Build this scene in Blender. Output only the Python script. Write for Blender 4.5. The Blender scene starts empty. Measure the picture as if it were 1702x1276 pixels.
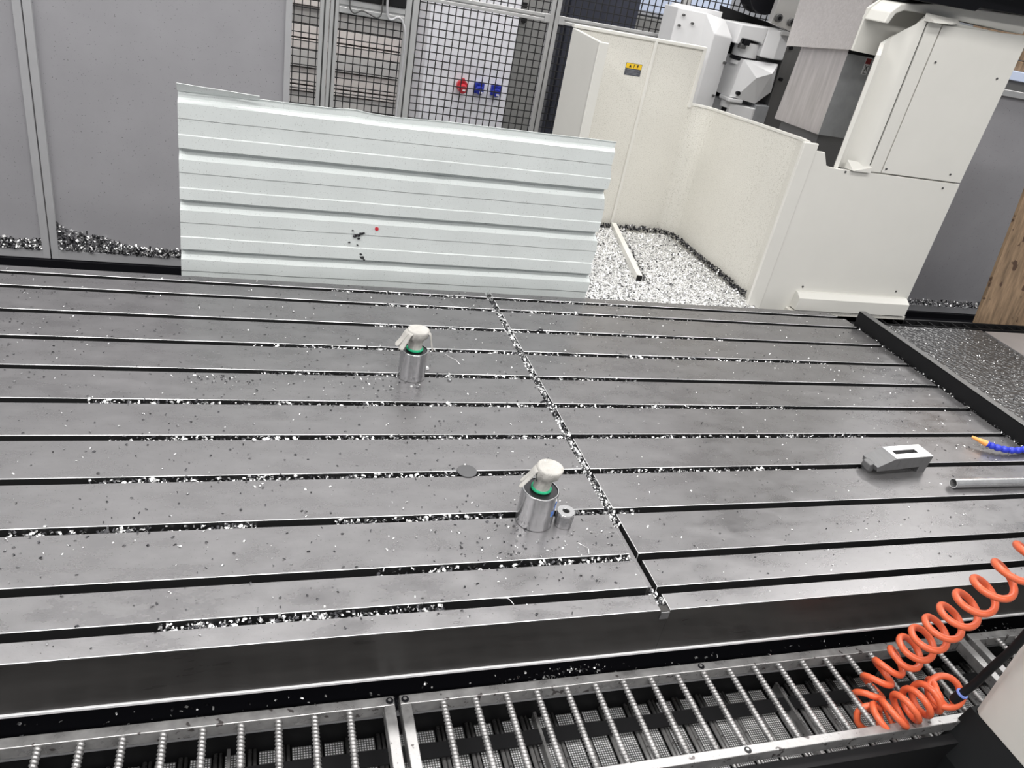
import bpy, math, random
import numpy as np
from mathutils import Matrix, Vector
random.seed(7)
RNG = np.random.default_rng(11)
SC = bpy.context.scene
COL = SC.collection

# ---------------------------------------------------------------- camera
YAW, PIT, ROL = 0.366, 0.5035, 0.2018
fw = Vector((math.sin(YAW)*math.cos(PIT), math.cos(YAW)*math.cos(PIT), -math.sin(PIT)))
rt = Vector((math.cos(YAW), -math.sin(YAW), 0))
up = rt.cross(fw)
r2 = math.cos(ROL)*rt + math.sin(ROL)*up
u2 = -math.sin(ROL)*rt + math.cos(ROL)*up
cam_d = bpy.data.cameras.new('camera')
cam_d.sensor_fit = 'HORIZONTAL'; cam_d.sensor_width = 36.0
cam_d.lens = 36.0*1289.19/1702.0
cam_d.clip_start = 0.02; cam_d.clip_end = 100
cam = bpy.data.objects.new('camera', cam_d); COL.objects.link(cam)
M = Matrix((r2, u2, -fw)).transposed().to_4x4()
M.translation = (-1.0434, -2.0665, 1.4167)
cam.matrix_world = M
SC.camera = cam

# ---------------------------------------------------------------- world, lamps, exposure
SC.view_settings.view_transform = 'Standard'
SC.view_settings.look = 'None'
SC.view_settings.gamma = 1.0
SC.view_settings.use_curve_mapping = False
SC.view_settings.exposure = 0.0
W = bpy.data.worlds.new('hall_light'); SC.world = W; W.use_nodes = True
W.node_tree.nodes['Background'].inputs[0].default_value = (0.90, 0.94, 1.0, 1)
W.node_tree.nodes['Background'].inputs[1].default_value = 0.22

def lamp(loc, sx, sy, energy, col=(1, 0.98, 0.95)):
    d = bpy.data.lights.new('ceiling_or_fill_light', 'AREA'); d.shape = 'RECTANGLE'
    d.size = sx; d.size_y = sy; d.energy = energy; d.color = col
    o = bpy.data.objects.new('ceiling_or_fill_light', d); COL.objects.link(o); o.location = loc
    return o
lamp((1.0, -5.6, 5.2), 9.0, 0.9, 420)
lamp((0.0, -1.8, 5.2), 8.0, 0.9, 300)
lamp((0.5, 2.2, 5.2), 9.0, 0.9, 300)
lamp((0.5, 6.2, 5.2), 10.0, 3.2, 130)
lamp((0.5, 10.5, 5.2), 10.0, 3.2, 120)
lamp((7.0, 4.2, 5.2), 3.0, 6.0, 330)  # unseen fill light added to brighten the right part of the table
lamp((-6.0, -1.5, 5.2), 1.2, 8.0, 420)  # unseen fill light added on the left to lift the console face

# ---------------------------------------------------------------- materials
def mat(name, col, rough=0.5, metal=0.0, var=0.0, vscale=4.0, stretch=(1, 1, 1), speck=None, bump=0.0,
        bscale=60.0, rvar=0.0, spec=0.5, detail=4.0):
    m = bpy.data.materials.new(name); m.use_nodes = True
    nt = m.node_tree; N = nt.nodes; L = nt.links
    b = N['Principled BSDF']
    c = (col[0], col[1], col[2], 1)
    b.inputs['Base Color'].default_value = c
    b.inputs['Roughness'].default_value = rough
    b.inputs['Metallic'].default_value = metal
    b.inputs['Specular IOR Level'].default_value = spec
    if not (var or speck or bump or rvar): return m
    tc = N.new('ShaderNodeTexCoord'); mp = N.new('ShaderNodeMapping')
    L.new(tc.outputs['Object'], mp.inputs['Vector']); mp.inputs['Scale'].default_value = stretch
    cur = None
    if var or rvar:
        nz = N.new('ShaderNodeTexNoise'); nz.inputs['Scale'].default_value = vscale
        nz.inputs['Detail'].default_value = detail; nz.inputs['Roughness'].default_value = 0.6
        L.new(mp.outputs[0], nz.inputs['Vector'])
        if var:
            mr = N.new('ShaderNodeMapRange')
            mr.inputs[1].default_value = 0.25; mr.inputs[2].default_value = 0.75
            mr.inputs[3].default_value = 1-var; mr.inputs[4].default_value = 1+var
            L.new(nz.outputs[0], mr.inputs[0])
            mx = N.new('ShaderNodeMix'); mx.data_type = 'RGBA'; mx.blend_type = 'MULTIPLY'
            mx.inputs[0].default_value = 1; mx.inputs[6].default_value = c
            L.new(mr.outputs[0], mx.inputs[7]); cur = mx.outputs[2]
        if rvar:
            mr2 = N.new('ShaderNodeMapRange')
            mr2.inputs[1].default_value = 0.3; mr2.inputs[2].default_value = 0.7
            mr2.inputs[3].default_value = max(0.02, rough-rvar); mr2.inputs[4].default_value = rough+rvar
            L.new(nz.outputs[0], mr2.inputs[0]); L.new(mr2.outputs[0], b.inputs['Roughness'])
    if speck:
        sc, thr, scol = speck
        n2 = N.new('ShaderNodeTexNoise'); n2.inputs['Scale'].default_value = sc
        n2.inputs['Detail'].default_value = 2.0
        L.new(tc.outputs['Object'], n2.inputs['Vector'])
        rp = N.new('ShaderNodeMapRange'); rp.inputs[1].default_value = thr; rp.inputs[2].default_value = thr+0.035
        L.new(n2.outputs[0], rp.inputs[0])
        m2 = N.new('ShaderNodeMix'); m2.data_type = 'RGBA'
        L.new(rp.outputs[0], m2.inputs[0])
        if cur: L.new(cur, m2.inputs[6])
        else: m2.inputs[6].default_value = c
        m2.inputs[7].default_value = (scol[0], scol[1], scol[2], 1); cur = m2.outputs[2]
    if cur: L.new(cur, b.inputs['Base Color'])
    if bump:
        n3 = N.new('ShaderNodeTexNoise'); n3.inputs['Scale'].default_value = bscale; n3.inputs['Detail'].default_value = 3
        L.new(mp.outputs[0], n3.inputs['Vector'])
        bp = N.new('ShaderNodeBump'); bp.inputs['Strength'].default_value = bump; bp.inputs['Distance'].default_value = 0.004
        L.new(n3.outputs[0], bp.inputs['Height']); L.new(bp.outputs[0], b.inputs['Normal'])
    return m

DARK = (0.02, 0.02, 0.02)
T_STEEL = mat('machined_table_steel', (0.245, 0.240, 0.246), 0.29, 0.72, var=0.14, vscale=9, stretch=(0.8, 1.6, 1), speck=(190, 0.69, (0.09, 0.09, 0.09)), bump=0.05, bscale=160, rvar=0.06, detail=8)
T_EDGE = mat('edge_glint', (0.78, 0.78, 0.79), 0.3, 0.25)  # pale colour paints the glint along strip edges, apron edge and pipe rim
SLOTW = mat('shaded_slot_wall', (0.025, 0.025, 0.026), 0.4, 0.3)  # shade inside the slots painted as a dark wall colour
T_FACE = mat('shaded_casting', (0.034, 0.032, 0.031), 0.34, 0.0, var=0.3, vscale=5, stretch=(0.6, 1, 3), rvar=0.1, spec=0.3)  # shade of the dim table front painted into the casting colour
BLACK = mat('oily_black_metal', (0.006, 0.006, 0.008), 0.35, spec=0.25)
SOOT = mat('matt_black_steel', (0.010, 0.010, 0.011), 0.6, spec=0.2)
PANEL = mat('grey_enclosure_paint', (0.335, 0.33, 0.35), 0.42, 0.0, var=0.07, vscale=2.5, speck=(120, 0.70, (0.13, 0.13, 0.13)), spec=0.4)
PFRAME = mat('grey_panel_frame', (0.40, 0.40, 0.415), 0.4, 0.0, var=0.05, vscale=6)
ALU = mat('anodised_aluminium', (0.60, 0.60, 0.60), 0.38, 0.6, var=0.06, vscale=8)
ALU_D = mat('aluminium_groove', (0.10, 0.10, 0.10), 0.5, 0.4)
WIRE = mat('black_wire_coating', (0.012, 0.012, 0.013), 0.5)
SHEET = mat('pale_galvanised_coating', (0.64, 0.675, 0.67), 0.34, 0.0, var=0.06, vscale=3, stretch=(0.5, 1, 2), speck=(260, 0.665, (0.33, 0.34, 0.34)))
IVORY = mat('ivory_machine_paint', (0.70, 0.69, 0.65), 0.36, 0.0, var=0.03, vscale=3)
IVORY_S = mat('ivory_paint_with_oil_specks', (0.70, 0.685, 0.635), 0.36, 0.0, var=0.04, vscale=3, speck=(260, 0.60, (0.38, 0.36, 0.31)))
WHITE_P = mat('white_grey_paint', (0.70, 0.70, 0.71), 0.35, 0.0, var=0.04, vscale=4)
RAM = mat('brushed_stainless_cover', (0.46, 0.435, 0.44), 0.34, 0.4, var=0.18, vscale=9, stretch=(4, 4, 0.5), rvar=0.06)
RAM_S = mat('side_stainless_cover', (0.36, 0.37, 0.385), 0.42, 0.3, var=0.12, vscale=16, bump=0.05)
RAM_G = mat('glossy_mottled_stainless', (0.62, 0.59, 0.58), 0.22, 0.5, var=0.08, vscale=60, bump=0.5, bscale=70)
STEEL = mat('turned_steel', (0.50, 0.50, 0.51), 0.24, 0.9, var=0.05, vscale=10, stretch=(0.6, 0.6, 6), speck=(150, 0.73, (0.05, 0.05, 0.05)))
STEEL_D = mat('dark_machined_end', (0.055, 0.055, 0.06), 0.3, 0.7)
GRATE = mat('worn_grate_steel', (0.34, 0.335, 0.335), 0.32, 0.6, var=0.35, vscale=18, rvar=0.1, speck=(40, 0.66, (0.10, 0.09, 0.09)))
COTTON = mat('soiled_white_cotton', (0.47, 0.455, 0.43), 0.9, 0.0, var=0.16, vscale=30, bump=0.6, bscale=300)
GREEN = mat('green_knit_cuff', (0.02, 0.42, 0.20), 0.8, 0.0, var=0.2, vscale=90, bump=0.5, bscale=300)
ORANGE = mat('orange_polyurethane_hose', (0.72, 0.135, 0.055), 0.3, 0.0, var=0.08, vscale=30)
BLUE = mat('blue_plastic', (0.03, 0.05, 0.55), 0.35)
BLUE_L = mat('pale_blue_collar', (0.22, 0.30, 0.75), 0.35)
AMBER = mat('orange_plastic_nozzle', (0.90, 0.38, 0.10), 0.35)
RED = mat('red_plastic', (0.55, 0.03, 0.045), 0.35)
SOCK_B = mat('blue_socket_plastic', (0.02, 0.035, 0.35), 0.35)
YEL = mat('warning_yellow', (0.80, 0.52, 0.02), 0.5)
LABEL_G = mat('label_dark_grey', (0.07, 0.075, 0.09), 0.5)
LABEL_W = mat('label_white', (0.75, 0.75, 0.76), 0.5)
INK = mat('black_ink', (0.01, 0.01, 0.01), 0.6)
PLY = mat('weathered_plywood', (0.25, 0.17, 0.105), 0.65, 0.0, var=0.55, vscale=7, stretch=(5, 5, 0.7), speck=(14, 0.655, (0.08, 0.045, 0.028)))
CHIP_W = mat('bright_chip', (0.92, 0.92, 0.92), 0.28, 0.75)
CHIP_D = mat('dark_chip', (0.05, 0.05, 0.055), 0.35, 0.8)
CHIP_M = mat('mid_grey_chip', (0.40, 0.40, 0.41), 0.3, 0.9)
BED = mat('packed_aluminium_chips', (0.78, 0.78, 0.78), 0.5, 0.3, speck=(120, 0.53, (0.10, 0.10, 0.10)))
CONC = mat('pale_workshop_floor', (0.52, 0.51, 0.50), 0.35, 0.0, var=0.08, vscale=1.5)
HALL = mat('hall_wall_cladding', (0.42, 0.43, 0.46), 0.6, 0.0, var=0.05, vscale=1)
BOARD = mat('pale_stacked_board', (0.62, 0.58, 0.56), 0.5, 0.0, var=0.10, vscale=3, stretch=(0.5, 1, 4))
CABINET = mat('white_cabinet_paint', (0.78, 0.78, 0.83), 0.4, 0.0, var=0.03, vscale=2)
CAB_D = mat('grey_cabinet_side', (0.22, 0.22, 0.215), 0.5)
NAVY = mat('dark_machine_cover', (0.035, 0.038, 0.055), 0.4, 0.0, var=0.2, vscale=4)
SKYL = mat('pale_blue_panel', (0.62, 0.70, 0.88), 0.4)

def perforated():
    m = bpy.data.materials.new('perforated_plate'); m.use_nodes = True
    nt = m.node_tree; N = nt.nodes; L = nt.links; b = N['Principled BSDF']
    tc = N.new('ShaderNodeTexCoord'); vm = N.new('ShaderNodeVectorMath'); vm.operation = 'MULTIPLY'
    vm.inputs[1].default_value = (150, 150, 0); L.new(tc.outputs['Object'], vm.inputs[0])
    fr = N.new('ShaderNodeVectorMath'); fr.operation = 'FRACTION'; L.new(vm.outputs[0], fr.inputs[0])
    su = N.new('ShaderNodeVectorMath'); su.operation = 'DISTANCE'; su.inputs[1].default_value = (0.5, 0.5, 0)
    L.new(fr.outputs[0], su.inputs[0])
    mr = N.new('ShaderNodeMapRange'); mr.inputs[1].default_value = 0.30; mr.inputs[2].default_value = 0.38
    L.new(su.outputs['Value'], mr.inputs[0])
    mx = N.new('ShaderNodeMix'); mx.data_type = 'RGBA'; L.new(mr.outputs[0], mx.inputs[0])
    mx.inputs[6].default_value = (0.9, 0.9, 0.91, 1); mx.inputs[7].default_value = (0.13, 0.13, 0.13, 1)
    L.new(mx.outputs[2], b.inputs['Base Color']); b.inputs['Roughness'].default_value = 0.4
    b.inputs['Metallic'].default_value = 0.3
    return m
PERF = perforated()

def tread():
    m = mat('dark_tread_plate', (0.10, 0.10, 0.103), 0.34, 0.5)
    nt = m.node_tree; N = nt.nodes; L = nt.links; b = N['Principled BSDF']
    tc = N.new('ShaderNodeTexCoord'); v = N.new('ShaderNodeTexVoronoi'); v.inputs['Scale'].default_value = 38
    L.new(tc.outputs['Object'], v.inputs['Vector'])
    bp = N.new('ShaderNodeBump'); bp.inputs['Strength'].default_value = 0.9; bp.inputs['Distance'].default_value = 0.01
    L.new(v.outputs['Distance'], bp.inputs['Height']); L.new(bp.outputs[0], b.inputs['Normal'])
    return m
TREAD = tread()

# ---------------------------------------------------------------- builders
ORG = {}
def tag(o, label=None, cat=None, group=None, kind=None):
    if label: o['label'] = label
    if cat: o['category'] = cat
    if group: o['group'] = group
    if kind: o['kind'] = kind
    return o
def thing(name, org, label, cat, group=None, kind=None):
    o = bpy.data.objects.new(name, None); COL.objects.link(o); o.location = org; o.empty_display_size = 0.05
    ORG[o] = Vector(org)
    return tag(o, label, cat, group, kind)

class MB:
    def __init__(s): s.v = []; s.f = []; s.mi = []
    def add(s, vs, fs, mi=0):
        b = len(s.v); s.v += [tuple(p) for p in vs]
        s.f += [tuple(i+b for i in f) for f in fs]; s.mi += [mi]*len(fs); return s
    def box(s, a, b, mi=0):
        x0, y0, z0 = a; x1, y1, z1 = b
        vs = [(x0,y0,z0),(x1,y0,z0),(x1,y1,z0),(x0,y1,z0),(x0,y0,z1),(x1,y0,z1),(x1,y1,z1),(x0,y1,z1)]
        return s.add(vs, [(0,3,2,1),(4,5,6,7),(0,1,5,4),(1,2,6,5),(2,3,7,6),(3,0,4,7)], mi)
    def prism(s, poly, axis, a, b, mi=0):
        """poly: 2d outline; axis z -> (x,y), axis y -> (x,z), axis x -> (y,z)"""
        ar = sum(poly[i][0]*poly[(i+1) % len(poly)][1]-poly[(i+1) % len(poly)][0]*poly[i][1] for i in range(len(poly)))
        if ar < 0: poly = poly[::-1]
        def P(p, t): return {'z': (p[0], p[1], t), 'y': (p[0], t, p[1]), 'x': (t, p[0], p[1])}[axis]
        n = len(poly); vs = [P(p, a) for p in poly]+[P(p, b) for p in poly]
        fs = [tuple(range(n))[::-1], tuple(range(n, 2*n))]
        fs += [(i, (i+1) % n, n+(i+1) % n, n+i) for i in range(n)]
        if axis == 'y': fs = [f[::-1] for f in fs]
        if a > b: fs = [f[::-1] for f in fs]
        return s.add(vs, fs, mi)
    def wall(s, pts, th, mi=0):
        """vertical sheet along plan points (x,y,z0,z1), thickness th to the left of travel"""
        n = len(pts); off = []
        for i in range(n):
            a = pts[max(0, i-1)]; b = pts[min(n-1, i+1)]
            dx, dy = b[0]-a[0], b[1]-a[1]; l = math.hypot(dx, dy) or 1
            off.append((-dy/l*th, dx/l*th))
        vs = []
        for p, o in zip(pts, off):
            vs += [(p[0], p[1], p[2]), (p[0], p[1], p[3]), (p[0]+o[0], p[1]+o[1], p[2]), (p[0]+o[0], p[1]+o[1], p[3])]
        fs = []
        for i in range(n-1):
            a = 4*i; b = a+4
            fs += [(a, b, b+1, a+1), (a+3, b+3, b+2, a+2), (a+1, b+1, b+3, a+3), (a, a+2, b+2, b)]
        fs += [(0, 1, 3, 2), (4*n-4, 4*n-2, 4*n-1, 4*n-3)]
        return s.add(vs, fs, mi)
    def lathe(s, prof, c, seg=40, mi=0, close=True):
        vs = []; n = len(prof)
        for k in range(seg):
            a = 2*math.pi*k/seg
            for r, z in prof: vs.append((c[0]+r*math.cos(a), c[1]+r*math.sin(a), c[2]+z))
        fs = []
        for k in range(seg):
            k2 = (k+1) % seg
            for i in range(n-1): fs.append((k*n+i, k2*n+i, k2*n+i+1, k*n+i+1))
        return s.add(vs, fs, mi)
    def tube(s, pts, r, seg=8, mi=0, caps=True):
        pts = [Vector(p) for p in pts]; n = len(pts)
        rr = r if isinstance(r, (list, tuple)) else [r]*n
        t0 = (pts[1]-pts[0]).normalized()
        nrm = t0.orthogonal().normalized(); vs = []; prev = t0
        for i in range(n):
            t = (pts[min(n-1, i+1)]-pts[max(0, i-1)]).normalized()
            nrm = (prev.rotation_difference(t) @ nrm).normalized(); prev = t
            bi = t.cross(nrm)
            for k in range(seg):
                a = 2*math.pi*k/seg; vs.append(pts[i]+rr[i]*(math.cos(a)*nrm+math.sin(a)*bi))
        fs = []
        for i in range(n-1):
            for k in range(seg):
                k2 = (k+1) % seg; fs.append((i*seg+k, i*seg+k2, (i+1)*seg+k2, (i+1)*seg+k))
        if caps: fs += [tuple(range(seg))[::-1], tuple(range((n-1)*seg, n*seg))]
        return s.add(vs, fs, mi)
    def build(s, name, mats, parent=None, label=None, cat=None, group=None, kind=None, bevel=0, smooth=False, seg=2, org=None, edge=False):
        if not isinstance(mats, (list, tuple)): mats = [mats]
        A = np.array([tuple(p) for p in s.v], dtype=float)
        if parent is not None: o0 = ORG[parent]
        elif org is not None: o0 = Vector(org)
        else:
            lo = A.min(0); hi = A.max(0); o0 = Vector(((lo[0]+hi[0])/2, (lo[1]+hi[1])/2, lo[2]))
        A = A-np.array(o0)
        me = bpy.data.meshes.new(name); me.from_pydata(A.tolist(), [], s.f)
        for m in mats: me.materials.append(m)
        if len(mats) > 1: me.polygons.foreach_set('material_index', s.mi)
        if smooth: me.polygons.foreach_set('use_smooth', [True]*len(me.polygons))
        me.validate(); me.update()
        o = bpy.data.objects.new(name, me); COL.objects.link(o); ORG[o] = o0
        if parent is not None: o.parent = parent
        else: o.location = o0
        if bevel:
            b = o.modifiers.new('bevel', 'BEVEL'); b.width = bevel; b.segments = seg; b.limit_method = 'ANGLE'; b.angle_limit = math.radians(30)
            b.harden_normals = False
            if edge: b.material = 1
        if smooth == 'auto':
            try: me.set_sharp_from_angle(angle=math.radians(35))
            except Exception: pass
        return tag(o, label, cat, group, kind)

def inst(src, d, parent=None):
    o = src.copy(); COL.objects.link(o)
    if parent is not None: o.parent = parent
    o.location = Vector(src.location)+Vector(d)
    ORG[o] = ORG[src]
    return o
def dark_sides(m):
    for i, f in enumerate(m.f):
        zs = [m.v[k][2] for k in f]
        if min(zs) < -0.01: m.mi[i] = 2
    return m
def bx(name, a, b, m, parent=None, **k): return MB().box(a, b).build(name, m, parent, **k)
def crom(pts, n=10):
    P = [Vector(p) for p in pts]; out = []
    for i in range(len(P)-1):
        p0 = P[max(0, i-1)]; p1 = P[i]; p2 = P[i+1]; p3 = P[min(len(P)-1, i+2)]
        for k in range(n):
            t = k/n
            out.append(0.5*((2*p1)+(p2-p0)*t+(2*p0-5*p1+4*p2-p3)*t*t+(3*p1-p0-3*p2+p3)*t**3))
    out.append(P[-1]); return out

# ================================================================= STRUCTURE
FZ = -0.78
FY = 2.95
MB().box((-9, -5, FZ-0.1), (12, 12, FZ)).build('floor', CONC, kind='structure', label='pale concrete workshop floor seen through the mesh fence', cat='floor')
MB().box((-9, 11.8, FZ), (12, 12, 5.5)).build('wall_back', HALL, kind='structure', label='far grey cladding wall of the workshop hall', cat='wall')
# black pit under and around the machine
pit = MB(); pit.box((-5.5, -2.6, FZ), (6.5, FY-0.02, FZ+0.02))
pit.box((-5.5, FY-0.03, FZ), (8, FY+0.04, -0.713))
pit.build('floor_2', BLACK, kind='structure', label='black oily machine foundation below the table and grates', cat='floor')

# ================================================================= T-SLOT TABLES
SLOTS = [1.126, 1.0, 0.8, 0.6, 0.4, 0.2, 0.0, -0.2, -0.4, -0.6, -0.73]
SW = 0.027
GW = 0.028
YF, YB = -0.813, 1.177
def strips(x0, x1, xback, label, side):
    t = thing('slotted_table', ((x0+x1)/2, 0.18, -0.7), label, 'machine table')
    body = MB(); body.box((x0, -0.70, -0.70), (0.0 if side == 'l' else x1, YB-0.01, -0.075))
    body.build('bed', T_FACE, t)
    ys = [YB]+SLOTS+[YF]
    for i in range(12):
        hi = ys[0] if i == 0 else ys[i]-SW
        lo = ys[i+1]
        xa, xb = x0, x1
        if i == 0: xb = xback
        m = MB()
        if i == 11:   # front strip with the deep dark apron below it
            m.box((xa, lo, -0.075), (xb, hi, 0))
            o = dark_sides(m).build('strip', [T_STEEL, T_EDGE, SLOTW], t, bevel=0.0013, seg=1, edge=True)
            xe = 0.0 if side == 'l' else xb
            a = MB(); a.box((xa, lo-0.001, -0.150), (xe-0.0005, lo+0.02, -0.030 if side == 'l' and False else -0.004)); a.build('front_apron', T_FACE, t)
            e = MB(); e.box((xa, lo-0.006, -0.158), (xe-0.0005, lo+0.012, -0.150)); e.build('apron_edge', T_EDGE, t, bevel=0.001)
            continue
        if i == 0 and side == 'r':
            m.prism([(xa, lo), (xb+0.04, lo), (xb, hi), (xa, hi)], 'z', -0.075, 0)
        else:
            m.box((xa, lo, -0.075), (xb, hi, 0))
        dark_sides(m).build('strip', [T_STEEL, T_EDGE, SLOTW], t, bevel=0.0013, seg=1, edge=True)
    return t
tl = strips(-3.4, -GW, -GW, 'left steel table section with long T-slots, carrying the two gloved cylinders', 'l')
tr = strips(0.0, 2.0, 1.93, 'right steel table section with long T-slots, carrying the step clamp', 'r')
# small ledge at the near end of the left section beside the joint
MB().box((-GW, -0.72, -0.05), (-0.008, -0.42, -0.012)).build('joint_ledge', T_STEEL, tl, bevel=0.001)
MB().box((-GW+0.002, YF-0.004, -0.03), (-0.001, YF+0.02, -0.006)).build('joint_plug', CHIP_M, tl)

# end stop bar on the right of the table
b = thing('stop_bar', (2.04, 0.15, -0.09), 'black angle iron standing along the right end of the table', 'angle bar')
MB().box((2.022, -0.75, -0.06), (2.034, 1.05, 0.073)).build('upright_flange', SOOT, b, bevel=0.0015)
MB().box((2.022, -0.75, 0.067), (2.062, 1.05, 0.0735)).build('top_flange', mat('worn_bar_top', (0.16, 0.16, 0.16), 0.45, 0.5), b, bevel=0.0015)
# right walkway
tw = thing('walkway', (2.9, 0.3, -0.12), 'dark textured tread plate walkway right of the stop bar', 'walkway')
MB().box((2.07, -0.9, -0.12), (3.06, 1.155, -0.05)).build('tread_plate', TREAD, tw)
MB().prism([(3.062, 1.13), (3.9, 1.13), (3.9, -0.9), (3.0, -0.9)], 'z', -0.12, -0.045).build('smooth_plate', mat('bare_grey_plate', (0.42, 0.40, 0.40), 0.4, 0.5, var=0.1), tw)
rl = MB(); rl.box((2.07, 1.235, -0.12), (4.2, 1.25, -0.045)); rl.box((2.07, 1.165, -0.12), (4.2, 1.172, -0.047))
rl.build('edge_rail', SOOT, tw)
c0 = MB().box((2.2, 1.172, -0.06), (2.206, 1.236, -0.05)).build('rung', SOOT, tw)
for k in range(1, 22): inst(c0, (0.088*k, 0, 0))

# ================================================================= ENCLOSURE PANELS + FENCE
def panel(name, x0, x1, z0, z1, label, fl=0.042, fr=0.042, toprail=False):
    t = thing(name, ((x0+x1)/2, FY, z0), label, 'wall panel')
    MB().box((x0+0.005, FY+0.012, z0+0.03), (x1-0.005, FY+0.018, z1)).build('sheet_face', PANEL, t)
    MB().box((x0, FY-0.012, z0), (x1, FY+0.03, z0+0.058)).build('sill', PFRAME, t, bevel=0.004)
    if fl: MB().box((x0, FY-0.013, z0), (x0+fl, FY+0.03, z1)).build('stile', PFRAME, t, bevel=0.004)
    if fr: MB().box((x1-fr, FY-0.013, z0), (x1, FY+0.03, z1)).build('stile', PFRAME, t, bevel=0.004)
    if toprail: MB().box((x0, FY-0.02, z1-0.045), (x1, FY+0.03, z1)).build('top_rail', ALU, t, bevel=0.004)
    return t
panel('enclosure_panel', -3.7, -2.247, -0.71, 1.75, 'grey sheet metal enclosure panel at the left edge, chips on its sill')
panel('enclosure_panel', -2.241, -0.885, -0.71, 1.75, 'wide grey sheet metal enclosure panel left of the mesh fence', fr=0.036)
panel('enclosure_panel', 2.43, 7.5, -0.71, 1.15, 'dark grey enclosure panel at far right behind the plywood board', toprail=True)

fence = thing('mesh_fence', (0.6, FY, -0.71), 'aluminium framed safety fence with black square wire mesh panels', 'fence')
def post(xa, xb, z0=-0.71, z1=1.75):
    m = MB(); d = 0.045
    w = xb-xa; g = 0.008
    m.box((xa, FY-d/2, z0), (xa+w/2-g/2, FY+d/2, z1)); m.box((xa+w/2+g/2, FY-d/2, z0), (xb, FY+d/2, z1))
    o = m.build('post', ALU, fence, bevel=0.003)
    MB().box((xa+w/2-g/2, FY-d/2+0.012, z0), (xa+w/2+g/2, FY+d/2, z1)).build('post_groove', ALU_D, o)
    return o
for a, c in ((-0.735, -0.682), (-0.677, -0.630), (-0.252, -0.174), (0.632, 0.694), (1.497, 1.545), (2.36, 2.42)): post(a, c)
def rail(xa, xb, z, h=0.045):
    m = MB(); m.box((xa, FY-0.02, z), (xb, FY+0.02, z+h*0.42)); m.box((xa, FY-0.02, z+h*0.58), (xb, FY+0.02, z+h)); m.box((xa, FY-0.01, z+h*0.4), (xb, FY+0.018, z+h*0.6))
    return m.build('cross_rail', ALU, fence, bevel=0.002)
rail(-0.630, -0.252, 0.925, 0.075); rail(-0.174, 0.632, 1.062); rail(0.694, 1.497, 1.062); rail(1.545, 2.36, 1.062)
for x in (0.615, 0.71): # corner brackets with screws
    MB().box((x-0.018, FY-0.028, 1.06), (x+0.018, FY-0.02, 1.11)).build('corner_bracket', ALU, fence, bevel=0.003)
def meshp(xa, xb, za, zb, p=0.0441, w=0.0028):
    m = MB()
    n = int((xb-xa)/p)
    for k in range(n+1):
        x = xa+(xb-xa-n*p)/2+k*p; m.box((x-w, FY-w, za), (x+w, FY+w, zb))
    k = 0
    while za+0.02+k*p < zb:
        z = za+0.02+k*p; m.box((xa, FY-3*w, z-w), (xb, FY-w, z+w)); k += 1
    return m.build('wire_mesh', WIRE, fence, kind='stuff')
for r_ in ((-0.885, -0.735, -0.6, 1.75), (-0.63, -0.252, -0.6, 0.925), (-0.174, 0.632, -0.6, 1.062), (-0.174, 0.632, 1.107, 1.75),
           (0.694, 1.497, -0.6, 1.062), (0.694, 1.497, 1.107, 1.75), (1.545, 2.36, 1.107, 1.75), (1.545, 2.36, -0.6, 1.062)):
    meshp(*r_)
# black control box on the fence with looping cables
cbx = thing('control_box', (-0.44, FY-0.05, 0.985), 'black box mounted on the fence between two posts', 'control box')
MB().box((-0.628, FY-0.035, 1.003), (-0.254, FY+0.02, 1.5)).build('housing', SOOT, cbx, bevel=0.004)
MB().box((-0.47, FY-0.05, 1.05), (-0.33, FY-0.036, 1.3)).build('screen', BLACK, cbx, bevel=0.004)
def cable(pts, r, m, label, name='cable'):
    return MB().tube(crom(pts, 8), r, 8).build(name, m, None, label=label, cat='cable', smooth=True)
cy = FY-0.052
cable([(-0.575, cy, 1.06), (-0.575, cy, 0.99), (-0.57, cy, 0.955), (-0.545, cy, 0.937), (-0.505, cy, 0.955), (-0.46, cy, 0.945), (-0.42, cy, 0.932), (-0.395, cy, 0.95), (-0.39, cy, 1.0), (-0.39, cy, 1.05)], 0.0045, ALU_D, 'thin grey looped cable under the black box on the fence')
cable([(-0.365, cy, 1.06), (-0.362, cy, 0.99), (-0.35, cy, 0.94), (-0.325, cy, 0.935), (-0.295, cy, 0.952), (-0.265, cy, 0.93), (-0.245, cy-0.01, 0.86), (-0.243, cy-0.01, 0.7), (-0.25, cy-0.01, 0.45), (-0.255, cy-0.01, 0.2), (-0.255, cy-0.01, -0.2)], 0.007, PFRAME, 'pale grey cable running down beside the middle fence post')

# ---- things seen through the mesh
st = thing('board_stack', (-0.9, 4.7, FZ), 'tall stack of pale boards behind the left mesh panels', 'board stack')
z = FZ
k = 0
while z < 1.35:
    h = random.choice((0.05, 0.07, 0.1, 0.13)); dx = random.uniform(-0.04, 0.04); dy = random.uniform(0, 0.09)
    MB().box((-1.9+dx, 4.4+dy, z), (0.02+dx*0.4, 5.6+dy, z+h-0.012)).build('board', BOARD if k % 3 else CONC, st, bevel=0.004)
    z += h; k += 1
cb = thing('electrical_cabinet', (0.45, 4.3, FZ), 'white electrical cabinet with three sockets behind the mesh fence', 'cabinet')
MB().box((0.095, 4.0, FZ), (0.765, 4.6, 1.6)).build('cabinet_body', CABINET, cb, bevel=0.006)
MB().box((0.77, 4.02, FZ), (1.02, 4.6, 1.6)).build('side_housing', CAB_D, cb, bevel=0.006)
MB().box((0.78, 3.985, 0.955), (0.815, 4.02, 1.015)).build('handle', SOOT, cb, bevel=0.003)
MB().box((0.76, 3.985, 1.055), (0.80, 4.0, 1.09)).build('latch', SOOT, cb, bevel=0.003)
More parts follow.
